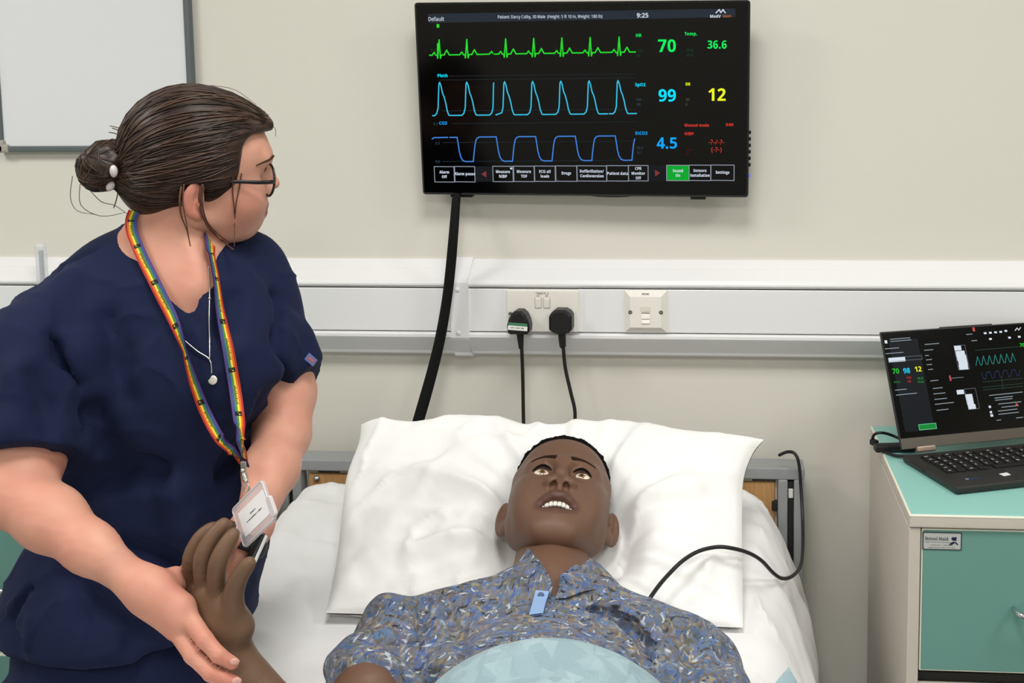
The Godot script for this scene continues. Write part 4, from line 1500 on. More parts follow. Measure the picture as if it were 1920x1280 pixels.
func manikin() -> void:
	var o := thing("training_manikin", "dark-skinned patient training manikin lying in bed in a patterned blue shirt", "manikin")
	var hb := Basis(Vector3.RIGHT, Vector3(0, 0.39, -0.9208), Vector3(0, 0.9208, 0.39))
	hb = Basis(Vector3(0, -0.325, -0.945).normalized(), -0.05) * hb * Basis(Vector3(0, 1, 0), 0.17)
	var zx := hb.z
	var eye := Vector3(0.1771, 0.8982, 0.5020)
	var og := eye - zx * 0.082
	var hx := Transform3D(hb, og)
	# --- head, in its own frame: x to the picture's right, y to the crown, z out of the face; eyes at y = 0
	var h := Field.new()
	h.ell(Vector3(0, 0.028, -0.014), Vector3(0.0755, 0.094, 0.094))
	h.ell(Vector3(0, 0.054, 0.028), Vector3(0.066, 0.058, 0.053), 0.03)
	h.ell(Vector3(0, -0.03, 0.030), Vector3(0.067, 0.085, 0.056), 0.03)
	for s in [-1.0, 1.0]:
		h.cap(Vector3(s * 0.055, -0.030, 0.0), Vector3(s * 0.053, -0.080, 0.016), 0.015, 0.016, 0.025)
		h.cap(Vector3(s * 0.053, -0.080, 0.016), Vector3(s * 0.02, -0.118, 0.069), 0.016, 0.016, 0.025)
		h.ell(Vector3(s * 0.046, -0.030, 0.056), Vector3(0.022, 0.028, 0.018), 0.03)
		h.ell(Vector3(s * 0.040, -0.070, 0.060), Vector3(0.024, 0.030, 0.020), 0.03)
		h.cap(Vector3(s * 0.046, 0.021, 0.066), Vector3(s * 0.012, 0.016, 0.084), 0.010, 0.010, 0.02)
		h.cap(Vector3(s * 0.060, 0.025, 0.028), Vector3(s * 0.058, -0.055, 0.026), 0.0115, 0.0115, 0.035)
	h.ell(Vector3(0, -0.113, 0.067), Vector3(0.028, 0.017, 0.018), 0.03)
	h.ell(Vector3(0, -0.095, 0.035), Vector3(0.045, 0.03, 0.045), 0.03)
	h.cap(Vector3(0, -0.060, 0.070), Vector3(0, -0.090, 0.067), 0.022, 0.020, 0.02)
	for s in [-1.0, 1.0]:
		h.ell(Vector3(s * 0.0315, -0.001, 0.094), Vector3(0.0225, 0.0135, 0.017), 0.014, 1)
	# nose
	h.cap(Vector3(0, 0.010, 0.081), Vector3(0, -0.0255, 0.1005), 0.0068, 0.0108, 0.014)
	h.cap(Vector3(0, -0.030, 0.099), Vector3(0, -0.042, 0.0905), 0.0052, 0.0048, 0.006)
	for s in [-1.0, 1.0]:
		h.ell(Vector3(s * 0.0150, -0.0365, 0.0905), Vector3(0.0110, 0.0095, 0.0120), 0.008)
	for s in [-1.0, 1.0]:
		h.cap(Vector3(s * 0.0105, -0.0500, 0.0925), Vector3(s * 0.0098, -0.0395, 0.0935), 0.0056, 0.0048, 0.003, 1)
	# lids
	for s in [-1.0, 1.0]:
		h.chain([Vector3(s * 0.0520, -0.003, 0.0670), Vector3(s * 0.042, 0.0070, 0.0775), Vector3(s * 0.0315, 0.0105, 0.0825), Vector3(s * 0.021, 0.0065, 0.0805), Vector3(s * 0.0130, -0.003, 0.0760)], [0.0026, 0.0030, 0.0030, 0.0028, 0.0024], 0.004)
		h.chain([Vector3(s * 0.0510, -0.003, 0.0680), Vector3(s * 0.042, -0.0090, 0.0760), Vector3(s * 0.0315, -0.0112, 0.0785), Vector3(s * 0.021, -0.0088, 0.0780), Vector3(s * 0.0130, -0.003, 0.0760)], [0.0026, 0.0028, 0.0028, 0.0028, 0.0026], 0.004)
	# lips, parted over the teeth
	h.ell(Vector3(0, -0.0815, 0.098), Vector3(0.0315, 0.0108, 0.024), 0.004, 1)
	h.chain([Vector3(-0.0325, -0.0785, 0.0735), Vector3(-0.018, -0.0685, 0.0865), Vector3(-0.007, -0.0642, 0.0922), Vector3(0, -0.0655, 0.0922), Vector3(0.007, -0.0642, 0.0922), Vector3(0.018, -0.0685, 0.0865), Vector3(0.0325, -0.0785, 0.0735)], [0.0028, 0.0056, 0.0072, 0.0070, 0.0072, 0.0056, 0.0028], 0.005)
	h.chain([Vector3(-0.0325, -0.0800, 0.0735), Vector3(-0.018, -0.0920, 0.0830), Vector3(0, -0.0965, 0.0870), Vector3(0.018, -0.0920, 0.0830), Vector3(0.0325, -0.0800, 0.0735)], [0.0026, 0.0050, 0.0066, 0.0050, 0.0026], 0.005)
	# ears
	for s in [-1.0, 1.0]:
		var eb := Basis(Vector3(0, 1, 0), s * -0.62) * Basis(Vector3(0, 0, 1), s * -0.12)
		h.ell(Vector3(s * 0.088, -0.024, -0.008), Vector3(0.0062, 0.033, 0.020), 0.006, 0, eb)
		h.ell(Vector3(s * 0.081, -0.050, 0.002), Vector3(0.006, 0.013, 0.011), 0.008, 0, eb)
		h.ell(Vector3(s * 0.0925, -0.020, -0.0005), Vector3(0.0080, 0.019, 0.0108), 0.003, 1, eb)
		h.cap(Vector3(s * 0.087, -0.012, 0.004), Vector3(s * 0.086, -0.034, 0.006), 0.0028, 0.003, 0.004, 0)
	var hm := h.mesh(0.0029)
	paint(hm, func(p: Vector3, _n: Vector3) -> Color:
		var c := lin(113, 84, 67)
		var lipy := -0.0815 - p.y
		var q := Vector2(p.x / 0.0345, (p.y + 0.0812) / 0.0225)
		var l := clampf((1.12 - q.length()) * 5.0, 0.0, 1.0) * clampf((p.z - 0.068) * 200.0, 0.0, 1.0)
		c = c.lerp(lin(92, 62, 54), l * 0.9)
		var inn := clampf((0.085 - p.z) * 300.0, 0.0, 1.0) * clampf(1.0 - absf(lipy) / 0.0105, 0.0, 1.0) * 2.0 * clampf((0.028 - absf(p.x)) * 300.0, 0.0, 1.0)
		c = c.lerp(lin(34, 18, 18), inn * 0.9)
		for s in [-1.0, 1.0]:
			var e := Vector2((p.x - s * 0.0315) / 0.017, (p.y - 0.005) / 0.0052).length()
			if p.z > 0.06 and p.y > -0.003:
				c = c.lerp(lin(60, 42, 34), 0.6 * clampf((1.0 - e) * 4.0, 0.0, 1.0) * clampf((p.y + 0.0005) * 500.0, 0.0, 1.0))
		return c)
	# --- body
	var b := Field.new()
	var nb := Vector3(0.180, 0.757, 0.665)
	b.cap(hx * Vector3(0, -0.055, -0.012), nb, 0.056, 0.060, 0.03)
	b.cap(nb, Vector3(0.18, 0.735, 0.72), 0.06, 0.06, 0.04)
	b.cap(Vector3(0.05, 0.718, 0.775), Vector3(0.345, 0.708, 0.775), 0.050, 0.050, 0.05)
	b.ell(Vector3(0.195, 0.685, 0.97), Vector3(0.145, 0.085, 0.27), 0.05)
	b.ell(Vector3(0.195, 0.64, 1.35), Vector3(0.16, 0.095, 0.25), 0.05)
	b.cap(hx * Vector3(-0.02, -0.085, -0.012), Vector3(0.155, 0.765, 0.71), 0.018, 0.012, 0.03)
	b.cap(hx * Vector3(0.02, -0.085, -0.012), Vector3(0.205, 0.765, 0.71), 0.018, 0.012, 0.03)
	for s in [-0.1, 0.1]:
		b.cap(Vector3(0.195 + s, 0.64, 1.45), Vector3(0.195 + s, 0.60, 1.98), 0.075, 0.05, 0.03)
	var elbow := Vector3(-0.0494, 0.6859, 0.9850)
	var wrist := Vector3(-0.1497, 0.8344, 0.9850)
	var hem := Vector3(-0.0023, 0.7520, 0.9250)
	b.cap(Vector3(0.005, 0.728, 0.785), hem, 0.040, 0.038, 0.03)
	b.cap(hem, elbow, 0.038, 0.038, 0.03)
	b.cap(elbow, elbow.lerp(wrist, 0.35), 0.040, 0.036, 0.02)
	b.cap(elbow.lerp(wrist, 0.35), wrist, 0.036, 0.0245, 0.02)
	b.cap(Vector3(0.395, 0.705, 0.785), Vector3(0.455, 0.695, 1.06), 0.042, 0.040, 0.03)
	b.cap(Vector3(0.455, 0.70, 1.06), Vector3(0.43, 0.68, 1.30), 0.040, 0.028, 0.02)
	b.ell(Vector3(0.425, 0.675, 1.37), Vector3(0.04, 0.018, 0.06), 0.02)
	# right hand, palm and four curled fingers with the thumb apart
	var g := Field.new()
	g.cap(elbow.lerp(wrist, 0.75), wrist, 0.0288, 0.0245, 0.01)
	g.cap(wrist, Vector3(-0.1506, 0.8555, 0.9850), 0.0240, 0.0250, 0.015)
	g.cap(Vector3(-0.1621, 0.8750, 0.9850), Vector3(-0.1763, 0.9018, 0.9800), 0.020, 0.015, 0.02)
	g.cap(Vector3(-0.1473, 0.8721, 0.9850), Vector3(-0.1563, 0.9027, 0.9850), 0.020, 0.015, 0.02)
	g.cap(Vector3(-0.1328, 0.8684, 0.9900), Vector3(-0.1377, 0.8935, 0.9950), 0.0165, 0.0125, 0.015)
	g.cap(Vector3(-0.1696, 0.8644, 0.9800), Vector3(-0.1928, 0.8926, 0.9650), 0.015, 0.011, 0.02)
	finger(g, [Vector3(-0.1917, 0.8879, 0.9650), Vector3(-0.2020, 0.9110, 0.9620), Vector3(-0.1970, 0.9431, 0.9700), Vector3(-0.1860, 0.9661, 0.9660), Vector3(-0.1736, 0.9765, 0.9580)], [0.0098, 0.0088, 0.0086, 0.0078, 0.0066], 0.004)
	finger(g, [Vector3(-0.1772, 0.8949, 0.9750), Vector3(-0.1770, 0.9224, 0.9820), Vector3(-0.1722, 0.9521, 0.9900), Vector3(-0.1631, 0.9738, 0.9840), Vector3(-0.1523, 0.9877, 0.9740)], [0.0098, 0.0093, 0.0092, 0.0082, 0.0070], 0.004)
	finger(g, [Vector3(-0.1564, 0.9001, 0.9850), Vector3(-0.1559, 0.9222, 0.9920), Vector3(-0.1495, 0.9485, 1.0000), Vector3(-0.1429, 0.9663, 0.9960), Vector3(-0.1353, 0.9805, 0.9860)], [0.0100, 0.0094, 0.0093, 0.0083, 0.0070], 0.004)
	finger(g, [Vector3(-0.1744, 0.8917, 0.9620), Vector3(-0.1810, 0.9092, 0.9520), Vector3(-0.1781, 0.9352, 0.9500), Vector3(-0.1673, 0.9581, 0.9480), Vector3(-0.1586, 0.9738, 0.9450)], [0.0095, 0.0090, 0.0086, 0.0078, 0.0066], 0.004)
	finger(g, [Vector3(-0.1361, 0.8870, 0.9950), Vector3(-0.1319, 0.9141, 1.0000), Vector3(-0.1217, 0.9376, 1.0030), Vector3(-0.1096, 0.9533, 1.0030)], [0.0125, 0.0100, 0.0088, 0.0068], 0.005)
	var skin := func(_p: Vector3, _n: Vector3) -> Color: return lin(113, 84, 67)
	var hand_skin := func(_p: Vector3, _n: Vector3) -> Color: return lin(108, 82, 62)
	var body := MB.new()
	body.append(hm, hx)
	body.append(paint(b.mesh(0.0080), skin))
	body.append(paint(g.mesh(0.0024), hand_skin))
	var sk := mat(Color.WHITE, 0.50, 0.42)
	sk.vertex_color_use_as_albedo = true
	relief(tri(sk, Vector3(22, 22, 22)), noise_tex(0.08, 51, []), 0.006)
	put("body", body, sk, o)
	# eyes, lashes, brows, teeth
	var scl := mat(Color.WHITE, 0.08, 0.5)
	scl.vertex_color_use_as_albedo = true
	for s in [-1.0, 1.0]:
		var ey := MB.new().ellipsoid(Vector3(s * 0.0315, 0.0, 0.0675), Vector3(0.0172, 0.0120, 0.0128), 40, 30)
		paint(ey, func(p: Vector3, _n: Vector3) -> Color:
			var d := Vector2(p.x - s * 0.0315, p.y + 0.0005).length()
			if p.z < 0.069:
				return lin(220, 205, 180)
			if d < 0.0022:
				return lin(40, 26, 16)
			return lin(120, 84, 52) if d < 0.0054 else lin(236, 226, 208))
		put("eye", ey, scl, o, hx)
		put("eyelash", MB.new().tube([Vector3(s * 0.0525, -0.0035, 0.0690), Vector3(s * 0.042, 0.0058, 0.0800), Vector3(s * 0.0315, 0.0088, 0.0848), Vector3(s * 0.021, 0.0055, 0.0830), Vector3(s * 0.0135, -0.002, 0.0785)], [0.0010, 0.0021, 0.0023, 0.0020, 0.0009], 8, 5), mat(rgb8(22, 16, 14), 0.7, 0.2), o, hx)
		var br := []
		for i in 9:
			var f := i / 8.0
			var p := Vector3(s * lerpf(0.0125, 0.0525, f), 0.0185 + 0.0095 * sin(f * 2.3) - 0.005 * f, 0.10)
			var q := p
			for k in 40:
				if h.ev(q) < 0.0008:
					break
				q.z -= maxf(0.0004, h.ev(q) * 0.7)
			br.append(q)
		put("eyebrow", MB.new().tube(br, [0.0034, 0.0032, 0.0027, 0.0023, 0.0021, 0.0019, 0.0016, 0.0013, 0.0007], 8, 3, 0.5, Vector3(0, 1, 0)), mat(rgb8(48, 34, 27), 0.8, 0.2), o, hx)
	var tm := mat(rgb8(240, 236, 226), 0.25, 0.5)
	for i in 8:
		var x := (i - 3.5) * 0.0064
		put("tooth", MB.new().rbox(Vector3(0.0063, 0.0100, 0.005), 0.0018, xf(Vector3(x, -0.0765 - absf(x) * 0.04, 0.0868 - x * x * 15.0), Basis(Vector3.UP, x * 38.0))), tm, o, hx)
	# close-cropped hair
	var hr := Field.new()
	hr.ell(Vector3(0, 0.0290, -0.014), Vector3(0.0795, 0.1000, 0.100))
	hr.ell(Vector3(0, 0.058, 0.026), Vector3(0.070, 0.061, 0.057), 0.03)
	hr.half(Vector3(0, 0.70, -0.71), Vector3(0, 0.0870, 0.056), 0.006, 2)
	var hn := fn(61, 75.0, 2)
	var hmh := displace(hr.mesh(0.003), func(p: Vector3, _n: Vector3) -> float: return 0.0032 * hn.get_noise_3dv(p))
	put("hair", hmh, mat(rgb8(17, 16, 17), 0.85, 0.2), o, hx)
	# --- shirt
	var pat := mat(Color.WHITE, 0.8, 0.3)
	pat.albedo_texture = shirt_image()
	pat.rim_enabled = true
	pat.rim = 0.2
	relief(tri(pat, Vector3(4.8, 4.8, 3.8)), noise_tex(0.12, 52, [], 256, 2), 0.01)
	var sf := Field.new()
	sf.ell(Vector3(0.195, 0.705, 0.985), Vector3(0.186, 0.122, 0.31))
	sf.cap(Vector3(0.03, 0.728, 0.775), Vector3(0.365, 0.718, 0.775), 0.068, 0.068, 0.05)
	sf.cap(Vector3(0.18, 0.762, 0.685), Vector3(0.05, 0.745, 0.752), 0.064, 0.062, 0.03)
	sf.cap(Vector3(0.18, 0.762, 0.685), Vector3(0.33, 0.735, 0.752), 0.064, 0.062, 0.03)
	var adir := (hem - Vector3(-0.005, 0.728, 0.785)).normalized()
	sf.cap(Vector3(-0.005, 0.728, 0.785), hem, 0.070, 0.053, 0.035)
	sf.cap(Vector3(-0.0274, 0.7894, 0.7750), Vector3(-0.0304, 0.7680, 0.8000), 0.024, 0.018, 0.03)
	sf.cap(hem, hem + adir * 0.05, 0.053, 0.053, 0.01)
	sf.cap(Vector3(-0.0391, 0.7699, 0.8600), Vector3(-0.0556, 0.7679, 0.8850), 0.022, 0.016, 0.03)
	sf.cap(Vector3(0.395, 0.712, 0.785), Vector3(0.462, 0.70, 1.08), 0.070, 0.066, 0.035)
	sf.box(hem + adir * 0.102, Vector3(0.10, 0.09, 0.10), 0.002, 0.004, 1, basis_along(adir))
	sf.cap(hem + adir * 0.052, hem + adir * 0.15, 0.0445, 0.047, 0.002, 1)

	sf.cap(Vector3(0.181, 0.812, 0.615), Vector3(0.2000, 0.8068, 0.7420), 0.060, 0.006, 0.003, 1)
	crease(sf, [Vector3(0.3038, 0.8222, 0.8300), Vector3(0.3331, 0.8127, 0.8500), Vector3(0.3588, 0.7954, 0.8800), Vector3(0.3755, 0.7792, 0.9200)], 0.009, 0.02, 0)
	crease(sf, [Vector3(0.0370, 0.8187, 0.8000), Vector3(0.0346, 0.7873, 0.8200), Vector3(0.0480, 0.7569, 0.8600)], 0.0055, 0.006)
	crease(sf, [Vector3(0.0035, 0.7864, 0.8200), Vector3(0.0256, 0.7713, 0.8400), Vector3(0.0468, 0.7588, 0.8800)], 0.003, 0.010)
	crease(sf, [Vector3(-0.0106, 0.7970, 0.8200), Vector3(0.0181, 0.7820, 0.8400)], 0.007, 0.02, 0)
	crease(sf, [Vector3(-0.0212, 0.7807, 0.8400), Vector3(0.0192, 0.7812, 0.8600), Vector3(0.0584, 0.7712, 0.9000)], 0.004, 0.02)
	crease(sf, [Vector3(0.0726, 0.8106, 0.8200), Vector3(0.0956, 0.8003, 0.8500), Vector3(0.1117, 0.7870, 0.9000)], 0.0045, 0.015)
	crease(sf, [Vector3(0.4177, 0.8113, 0.8300), Vector3(0.3980, 0.7935, 0.8600), Vector3(0.3936, 0.7832, 0.9200)], 0.003, 0.02)
	crease(sf, [Vector3(0.4451, 0.7950, 0.8600), Vector3(0.4256, 0.7907, 0.9000)], 0.0025, 0.02)
	crease(sf, [Vector3(0.2049, 0.8346, 0.8000), Vector3(0.1942, 0.8190, 0.8300), Vector3(0.1942, 0.8061, 0.8700)], 0.0016, 0.004)
	crease(sf, [Vector3(0.2669, 0.8197, 0.8300), Vector3(0.2934, 0.8176, 0.8300), Vector3(0.3228, 0.8109, 0.8500), Vector3(0.3468, 0.7971, 0.8800), Vector3(0.3651, 0.7822, 0.9200), Vector3(0.3737, 0.7735, 0.9700)], 0.0085, 0.005, 1, 0.80)
	var cn := fn(71, 9.0)
	var sm := displace(sf.mesh(0.0052), func(p: Vector3, _n: Vector3) -> float: return 0.005 * cn.get_noise_3dv(p))
	var sh := put("shirt", sm, pat, o)
	# collar flaps, button tab
	var up := Vector3(0, 0.55, 0.83)
	var cl := MB.new().sheet([Vector3(0.1480, 0.8321, 0.6480), Vector3(0.1347, 0.8144, 0.6550), Vector3(0.1281, 0.8019, 0.6900), Vector3(0.1556, 0.8078, 0.7160), Vector3(0.1808, 0.8106, 0.7380), Vector3(0.1981, 0.8074, 0.7570), Vector3(0.1999, 0.8173, 0.7450), Vector3(0.1918, 0.8224, 0.7220), Vector3(0.1781, 0.8276, 0.6950)], 0.004, up, 4)
	put("collar", cl, pat, sh)
	var cr := MB.new().sheet([Vector3(0.2411, 0.8220, 0.6550), Vector3(0.2286, 0.8203, 0.6840), Vector3(0.2158, 0.8148, 0.7120), Vector3(0.2080, 0.8115, 0.7400), Vector3(0.2047, 0.8061, 0.7570), Vector3(0.2214, 0.8095, 0.7600), Vector3(0.2436, 0.8124, 0.7450), Vector3(0.2674, 0.8096, 0.7270), Vector3(0.2899, 0.8013, 0.7000), Vector3(0.2689, 0.8099, 0.6740), Vector3(0.2531, 0.8171, 0.6580)], 0.004, up, 4)
	put("collar", cr, pat, sh)
	var cb := MB.new().sheet([Vector3(0.1484, 0.8272, 0.6420), Vector3(0.1756, 0.8194, 0.6720), Vector3(0.1653, 0.8066, 0.6500), Vector3(0.1381, 0.7931, 0.6200), Vector3(0.1302, 0.8028, 0.6200)], 0.003, up, 2)
	put("collar_stand", cb, pat, sh)
	var tabm := MB.new()
	var tp := []
	for i in 6:
		tp.append(sf.drop(Vector3(0.1884, 0.8176, 0.7600).lerp(Vector3(0.1864, 0.8031, 0.8000), i / 5.0), EYE, 0.0022))
	tabm.ribbon(tp, [up, up, up, up, up, up], 0.0185, 0.0022)
	put("button_tab", tabm, cloth_mat(rgb8(142, 172, 214), 0.006), sh)
	put("button", MB.new().lathe([Vector2(0.0045, 0), Vector2(0.0045, 0.0012), Vector2(0.003, 0.0018), Vector2(0, 0.0014)], 16, xf(tp[1] + up * 0.002, Basis(Vector3.RIGHT, 0.95))), mat(rgb8(70, 90, 125), 0.4), sh)
	blanket(sf)

func blanket_image() -> ImageTexture:
	var im := Image.create(512, 512, false, Image.FORMAT_RGB8)
	im.fill(rgb8(140, 164, 172))
	var rg := RandomNumberGenerator.new()
	rg.seed = 5
	for i in 230:
		var c := Vector2(rg.randf() * 512, rg.randf() * 512)
		var p := []
		var a0 := rg.randf() * TAU
		for k in 3:
			p.append(c + Vector2.from_angle(a0 + k * TAU / 3 + rg.randf_range(-0.5, 0.5)) * rg.randf_range(12, 40))
		var col := rgb8(140, 164, 172).lerp(rgb8(168, 190, 196), rg.randf_range(0.2, 0.8))
		var lo := Vector2i(int(minf(p[0].x, minf(p[1].x, p[2].x))), int(minf(p[0].y, minf(p[1].y, p[2].y))))
		var hi := Vector2i(int(maxf(p[0].x, maxf(p[1].x, p[2].x))), int(maxf(p[0].y, maxf(p[1].y, p[2].y))))
		for y in range(lo.y, hi.y):
			for x in range(lo.x, hi.x):
				if Geometry2D.point_is_inside_triangle(Vector2(x, y), p[0], p[1], p[2]):
					im.set_pixel(posmod(x, 512), posmod(y, 512), col)
	return ImageTexture.create_from_image(im)

func blanket(sf: Field) -> void:
	var m := cloth_mat(Color.WHITE, 0.006, 0.75)
	m.albedo_texture = blanket_image()
	m.uv1_scale = Vector3(3.2, 3.2, 3.2)
	m.heightmap_enabled = false
	var n := fn(81, 4.0)
	var bl := MB.new()
	var hemz := func(x: float) -> float: return 0.995 + 0.006 * sin((x + 0.1) * 9.0)
	bl.grid(110, 90, func(u: float, v: float) -> Vector3:
		var x := lerpf(0.022, 0.452, u)
		var z: float = lerpf(hemz.call(x), 2.04, v)
		var q := (x - 0.238) / 0.212
		var dome := pow(maxf(0.0, 1.0 - pow(absf(q), 2.1)), 0.62)
		var hgt := lerpf(0.876, 0.76, clampf((z - 1.02) / 0.6, 0.0, 1.0))
		var y := lerpf(bed_top(z) + 0.006, hgt, dome)
		y += 0.010 * n.get_noise_2d(x * 2.0, z * 1.3) * minf(1.0, v * 14.0)
		y -= 0.016 * exp(-pow((z - 1.06 - 0.45 * (x - 0.2) * (x - 0.2)) / 0.016, 2.0)) * exp(-pow((x - 0.16) / 0.10, 4.0))
		if v < 0.012:
			y -= 0.007 * (1.0 - v / 0.012)
		return Vector3(x, y, z))
	# the free corner beside the manikin's left arm
	var a := Vector3(0.5181, 0.7721, 0.8600)
	bl.grid(20, 24, func(u: float, v: float) -> Vector3:
		var l := a + Vector3(-0.10, -0.03, 0.16) * v + Vector3(0.0, 0.0, 0.0)
		var r := a + Vector3(0.06, -0.05, 0.14) * v
		var p := l.lerp(r, u)
		p.y += 0.012 * sin(u * PI) * v
		return p + Vector3(0, 0.004 * n.get_noise_2d(p.x * 3.0, p.z * 3.0), 0))
	bl.grid(20, 20, func(u: float, v: float) -> Vector3:
		var l := a + Vector3(-0.10, -0.03, 0.16)
		var r := a + Vector3(0.06, -0.05, 0.14)
		var p := l.lerp(r, u).lerp(Vector3(lerpf(0.38, 0.55, u), bed_top(1.5) + 0.01, 1.5), v)
		p.y += 0.012 * sin(u * PI)
		return p)
	tag(put("blanket", bl, m), "pale teal patterned blanket drawn up over the manikin's chest", "blanket")


func lanyard_image() -> ImageTexture:
	var im := Image.create(512, 32, false, Image.FORMAT_RGB8)
	var cols := [rgb8(168, 48, 36), rgb8(216, 106, 40), rgb8(236, 208, 62), rgb8(70, 128, 66), rgb8(52, 78, 138), rgb8(84, 60, 120)]
	for y in 32:
		im.fill_rect(Rect2i(0, y, 512, 1), cols[mini(5, y * 6 / 32)])
	var k := rgb8(30, 24, 24)
	for i in 4:
		var x := 60 + i * 128
		im.fill_rect(Rect2i(x, 7, 13, 18), k)          # a small dark crest
		im.fill_rect(Rect2i(x + 3, 11, 3, 4), cols[2])
		im.fill_rect(Rect2i(x + 8, 13, 2, 6), cols[3])
		for j in 11:                                   # a line of print
			im.fill_rect(Rect2i(x + 34 + j * 5, 12 + (j * 7) % 3, 3, 6 - (j * 5) % 3), rgb8(96, 52, 30))
	return ImageTexture.create_from_image(im)

func nurse() -> void:
	var o := thing("person", "woman in navy scrubs with brown hair in a bun, turned to the monitor", "person")
	# head frame: x out of the face, y to the crown, z to her right cheek
	var fx := Vector3(0.857, 0, -0.515)
	var sd := Vector3(0.515, 0, 0.857)
	var tau := 0.20
	var uy := Vector3(0, cos(tau), 0) + sd * sin(tau)
	var sz := sd * cos(tau) - Vector3(0, sin(tau), 0)
	var og := Vector3(-0.3053, 1.3789, 0.7000)
	var hx := Transform3D(Basis(fx * 0.925, uy, sz), og)
	var h := Field.new()
	h.ell(Vector3(0.0, 0.038, 0), Vector3(0.094, 0.080, 0.073))
	h.ell(Vector3(0.055, 0.040, 0), Vector3(0.050, 0.044, 0.056), 0.03)
	h.ell(Vector3(0.046, -0.014, 0), Vector3(0.051, 0.054, 0.055), 0.03)
	h.ell(Vector3(0.070, -0.036, 0), Vector3(0.028, 0.028, 0.032), 0.03)
	for s in [-1.0, 1.0]:
		h.ell(Vector3(0.058, -0.026, s * 0.036), Vector3(0.032, 0.030, 0.026), 0.025)
		h.cap(Vector3(-0.004, -0.042, s * 0.053), Vector3(0.064, -0.062, s * 0.016), 0.016, 0.0145, 0.03)
		h.cap(Vector3(0.094, 0.033, s * 0.030), Vector3(0.0985, 0.032, s * 0.008), 0.010, 0.0105, 0.015)
		h.ell(Vector3(0.106, 0.010, s * 0.031), Vector3(0.016, 0.011, 0.017), 0.010, 1)
	h.ell(Vector3(0.0755, -0.0585, 0), Vector3(0.0160, 0.0120, 0.019), 0.02)
	h.ell(Vector3(0.030, -0.070, 0), Vector3(0.044, 0.020, 0.040), 0.03)
	h.cap(Vector3(0.099, 0.018, 0), Vector3(0.1145, -0.010, 0), 0.0065, 0.0085, 0.012)
	for s in [-1.0, 1.0]:
		h.ell(Vector3(0.103, -0.015, s * 0.0115), Vector3(0.0095, 0.0075, 0.0075), 0.006)
		h.cap(Vector3(0.108, -0.026, s * 0.006), Vector3(0.106, -0.016, s * 0.0055), 0.0036, 0.003, 0.003, 1)
	h.chain([Vector3(0.086, -0.046, -0.021), Vector3(0.0975, -0.0395, -0.008), Vector3(0.0985, -0.0405, 0), Vector3(0.0975, -0.0395, 0.008), Vector3(0.086, -0.046, 0.021)], [0.003, 0.0052, 0.0055, 0.0052, 0.003], 0.006)
	h.chain([Vector3(0.086, -0.0475, -0.021), Vector3(0.0955, -0.0515, -0.007), Vector3(0.0955, -0.0515, 0.007), Vector3(0.086, -0.0475, 0.021)], [0.003, 0.0058, 0.0058, 0.003], 0.006)
	for s in [-1.0, 1.0]:
		h.chain([Vector3(0.072, 0.008, s * 0.046), Vector3(0.083, 0.016, s * 0.040), Vector3(0.090, 0.017, s * 0.031), Vector3(0.091, 0.010, s * 0.019)], [0.003, 0.0034, 0.0034, 0.003], 0.004)
		h.chain([Vector3(0.072, 0.006, s * 0.046), Vector3(0.083, -0.001, s * 0.040), Vector3(0.089, -0.003, s * 0.031), Vector3(0.091, 0.006, s * 0.019)], [0.003, 0.003, 0.003, 0.003], 0.004)
	for s in [-1.0, 1.0]:
		var eb := Basis(Vector3(0, 1, 0), s * 0.38) * Basis(Vector3(0, 0, 1), -0.16)
		h.ell(Vector3(-0.010, -0.010, s * 0.0765), Vector3(0.0165, 0.0255, 0.0055), 0.005, 0, eb)
		h.ell(Vector3(-0.004, -0.031, s * 0.0735), Vector3(0.0085, 0.0085, 0.005), 0.006, 0, eb)
		h.ell(Vector3(-0.0070, -0.008, s * 0.0825), Vector3(0.0098, 0.0165, 0.0052), 0.004, 1, eb)
		h.ell(Vector3(-0.002, -0.014, s * 0.079), Vector3(0.0045, 0.006, 0.004), 0.004, 0, eb)
		h.cap(Vector3(-0.014, -0.019, s * 0.0795), Vector3(-0.011, 0.002, s * 0.080), 0.0021, 0.0024, 0.003)
	var fnz := fn(91, 26.0)
	var base := lin(214, 160, 138)
	var hm := paint(h.mesh(0.0030), func(p: Vector3, _n: Vector3) -> Color:
		var c := base
		c = c.lerp(lin(206, 132, 112), clampf(1.0 - (p - Vector3(0.060, -0.028, 0.050)).length() / 0.045, 0.0, 1.0) * 0.8)
		c = c.lerp(lin(212, 140, 120), clampf(1.0 - (p - Vector3(0.112, -0.012, 0)).length() / 0.022, 0.0, 1.0) * 0.6)
		c = c.lerp(lin(205, 126, 108), clampf((absf(p.z) - 0.072) * 140.0, 0.0, 1.0) * 0.7)
		var l := Vector2((p.y + 0.0458) / 0.0125, p.z / 0.024).length()
		c = c.lerp(lin(168, 92, 88), clampf((1.05 - l) * 5.0, 0.0, 1.0) * clampf((p.x - 0.080) * 200.0, 0.0, 1.0))
		return c.lerp(lin(190, 128, 108), 0.12 + 0.22 * fnz.get_noise_3dv(p)))
	# --- skin below the head: neck, chest, both arms, both hands
	var b := Field.new()
	var nk := Vector3(-0.3518, 1.2769, 0.7000)
	b.cap(hx * Vector3(-0.026, -0.030, 0), nk, 0.054, 0.050, 0.02)
	b.cap(nk, Vector3(-0.3665, 1.2178, 0.6900), 0.050, 0.064, 0.03)
	b.cap(hx * Vector3(-0.02, -0.055, 0.045), Vector3(-0.2752, 1.2380, 0.7650), 0.014, 0.010, 0.03)
	b.cap(hx * Vector3(0.005, -0.068, 0.0), Vector3(-0.3098, 1.2592, 0.7350), 0.034, 0.024, 0.02)
	b.ell(Vector3(-0.3547, 1.1463, 0.7000), Vector3(0.145, 0.155, 0.108), 0.05)
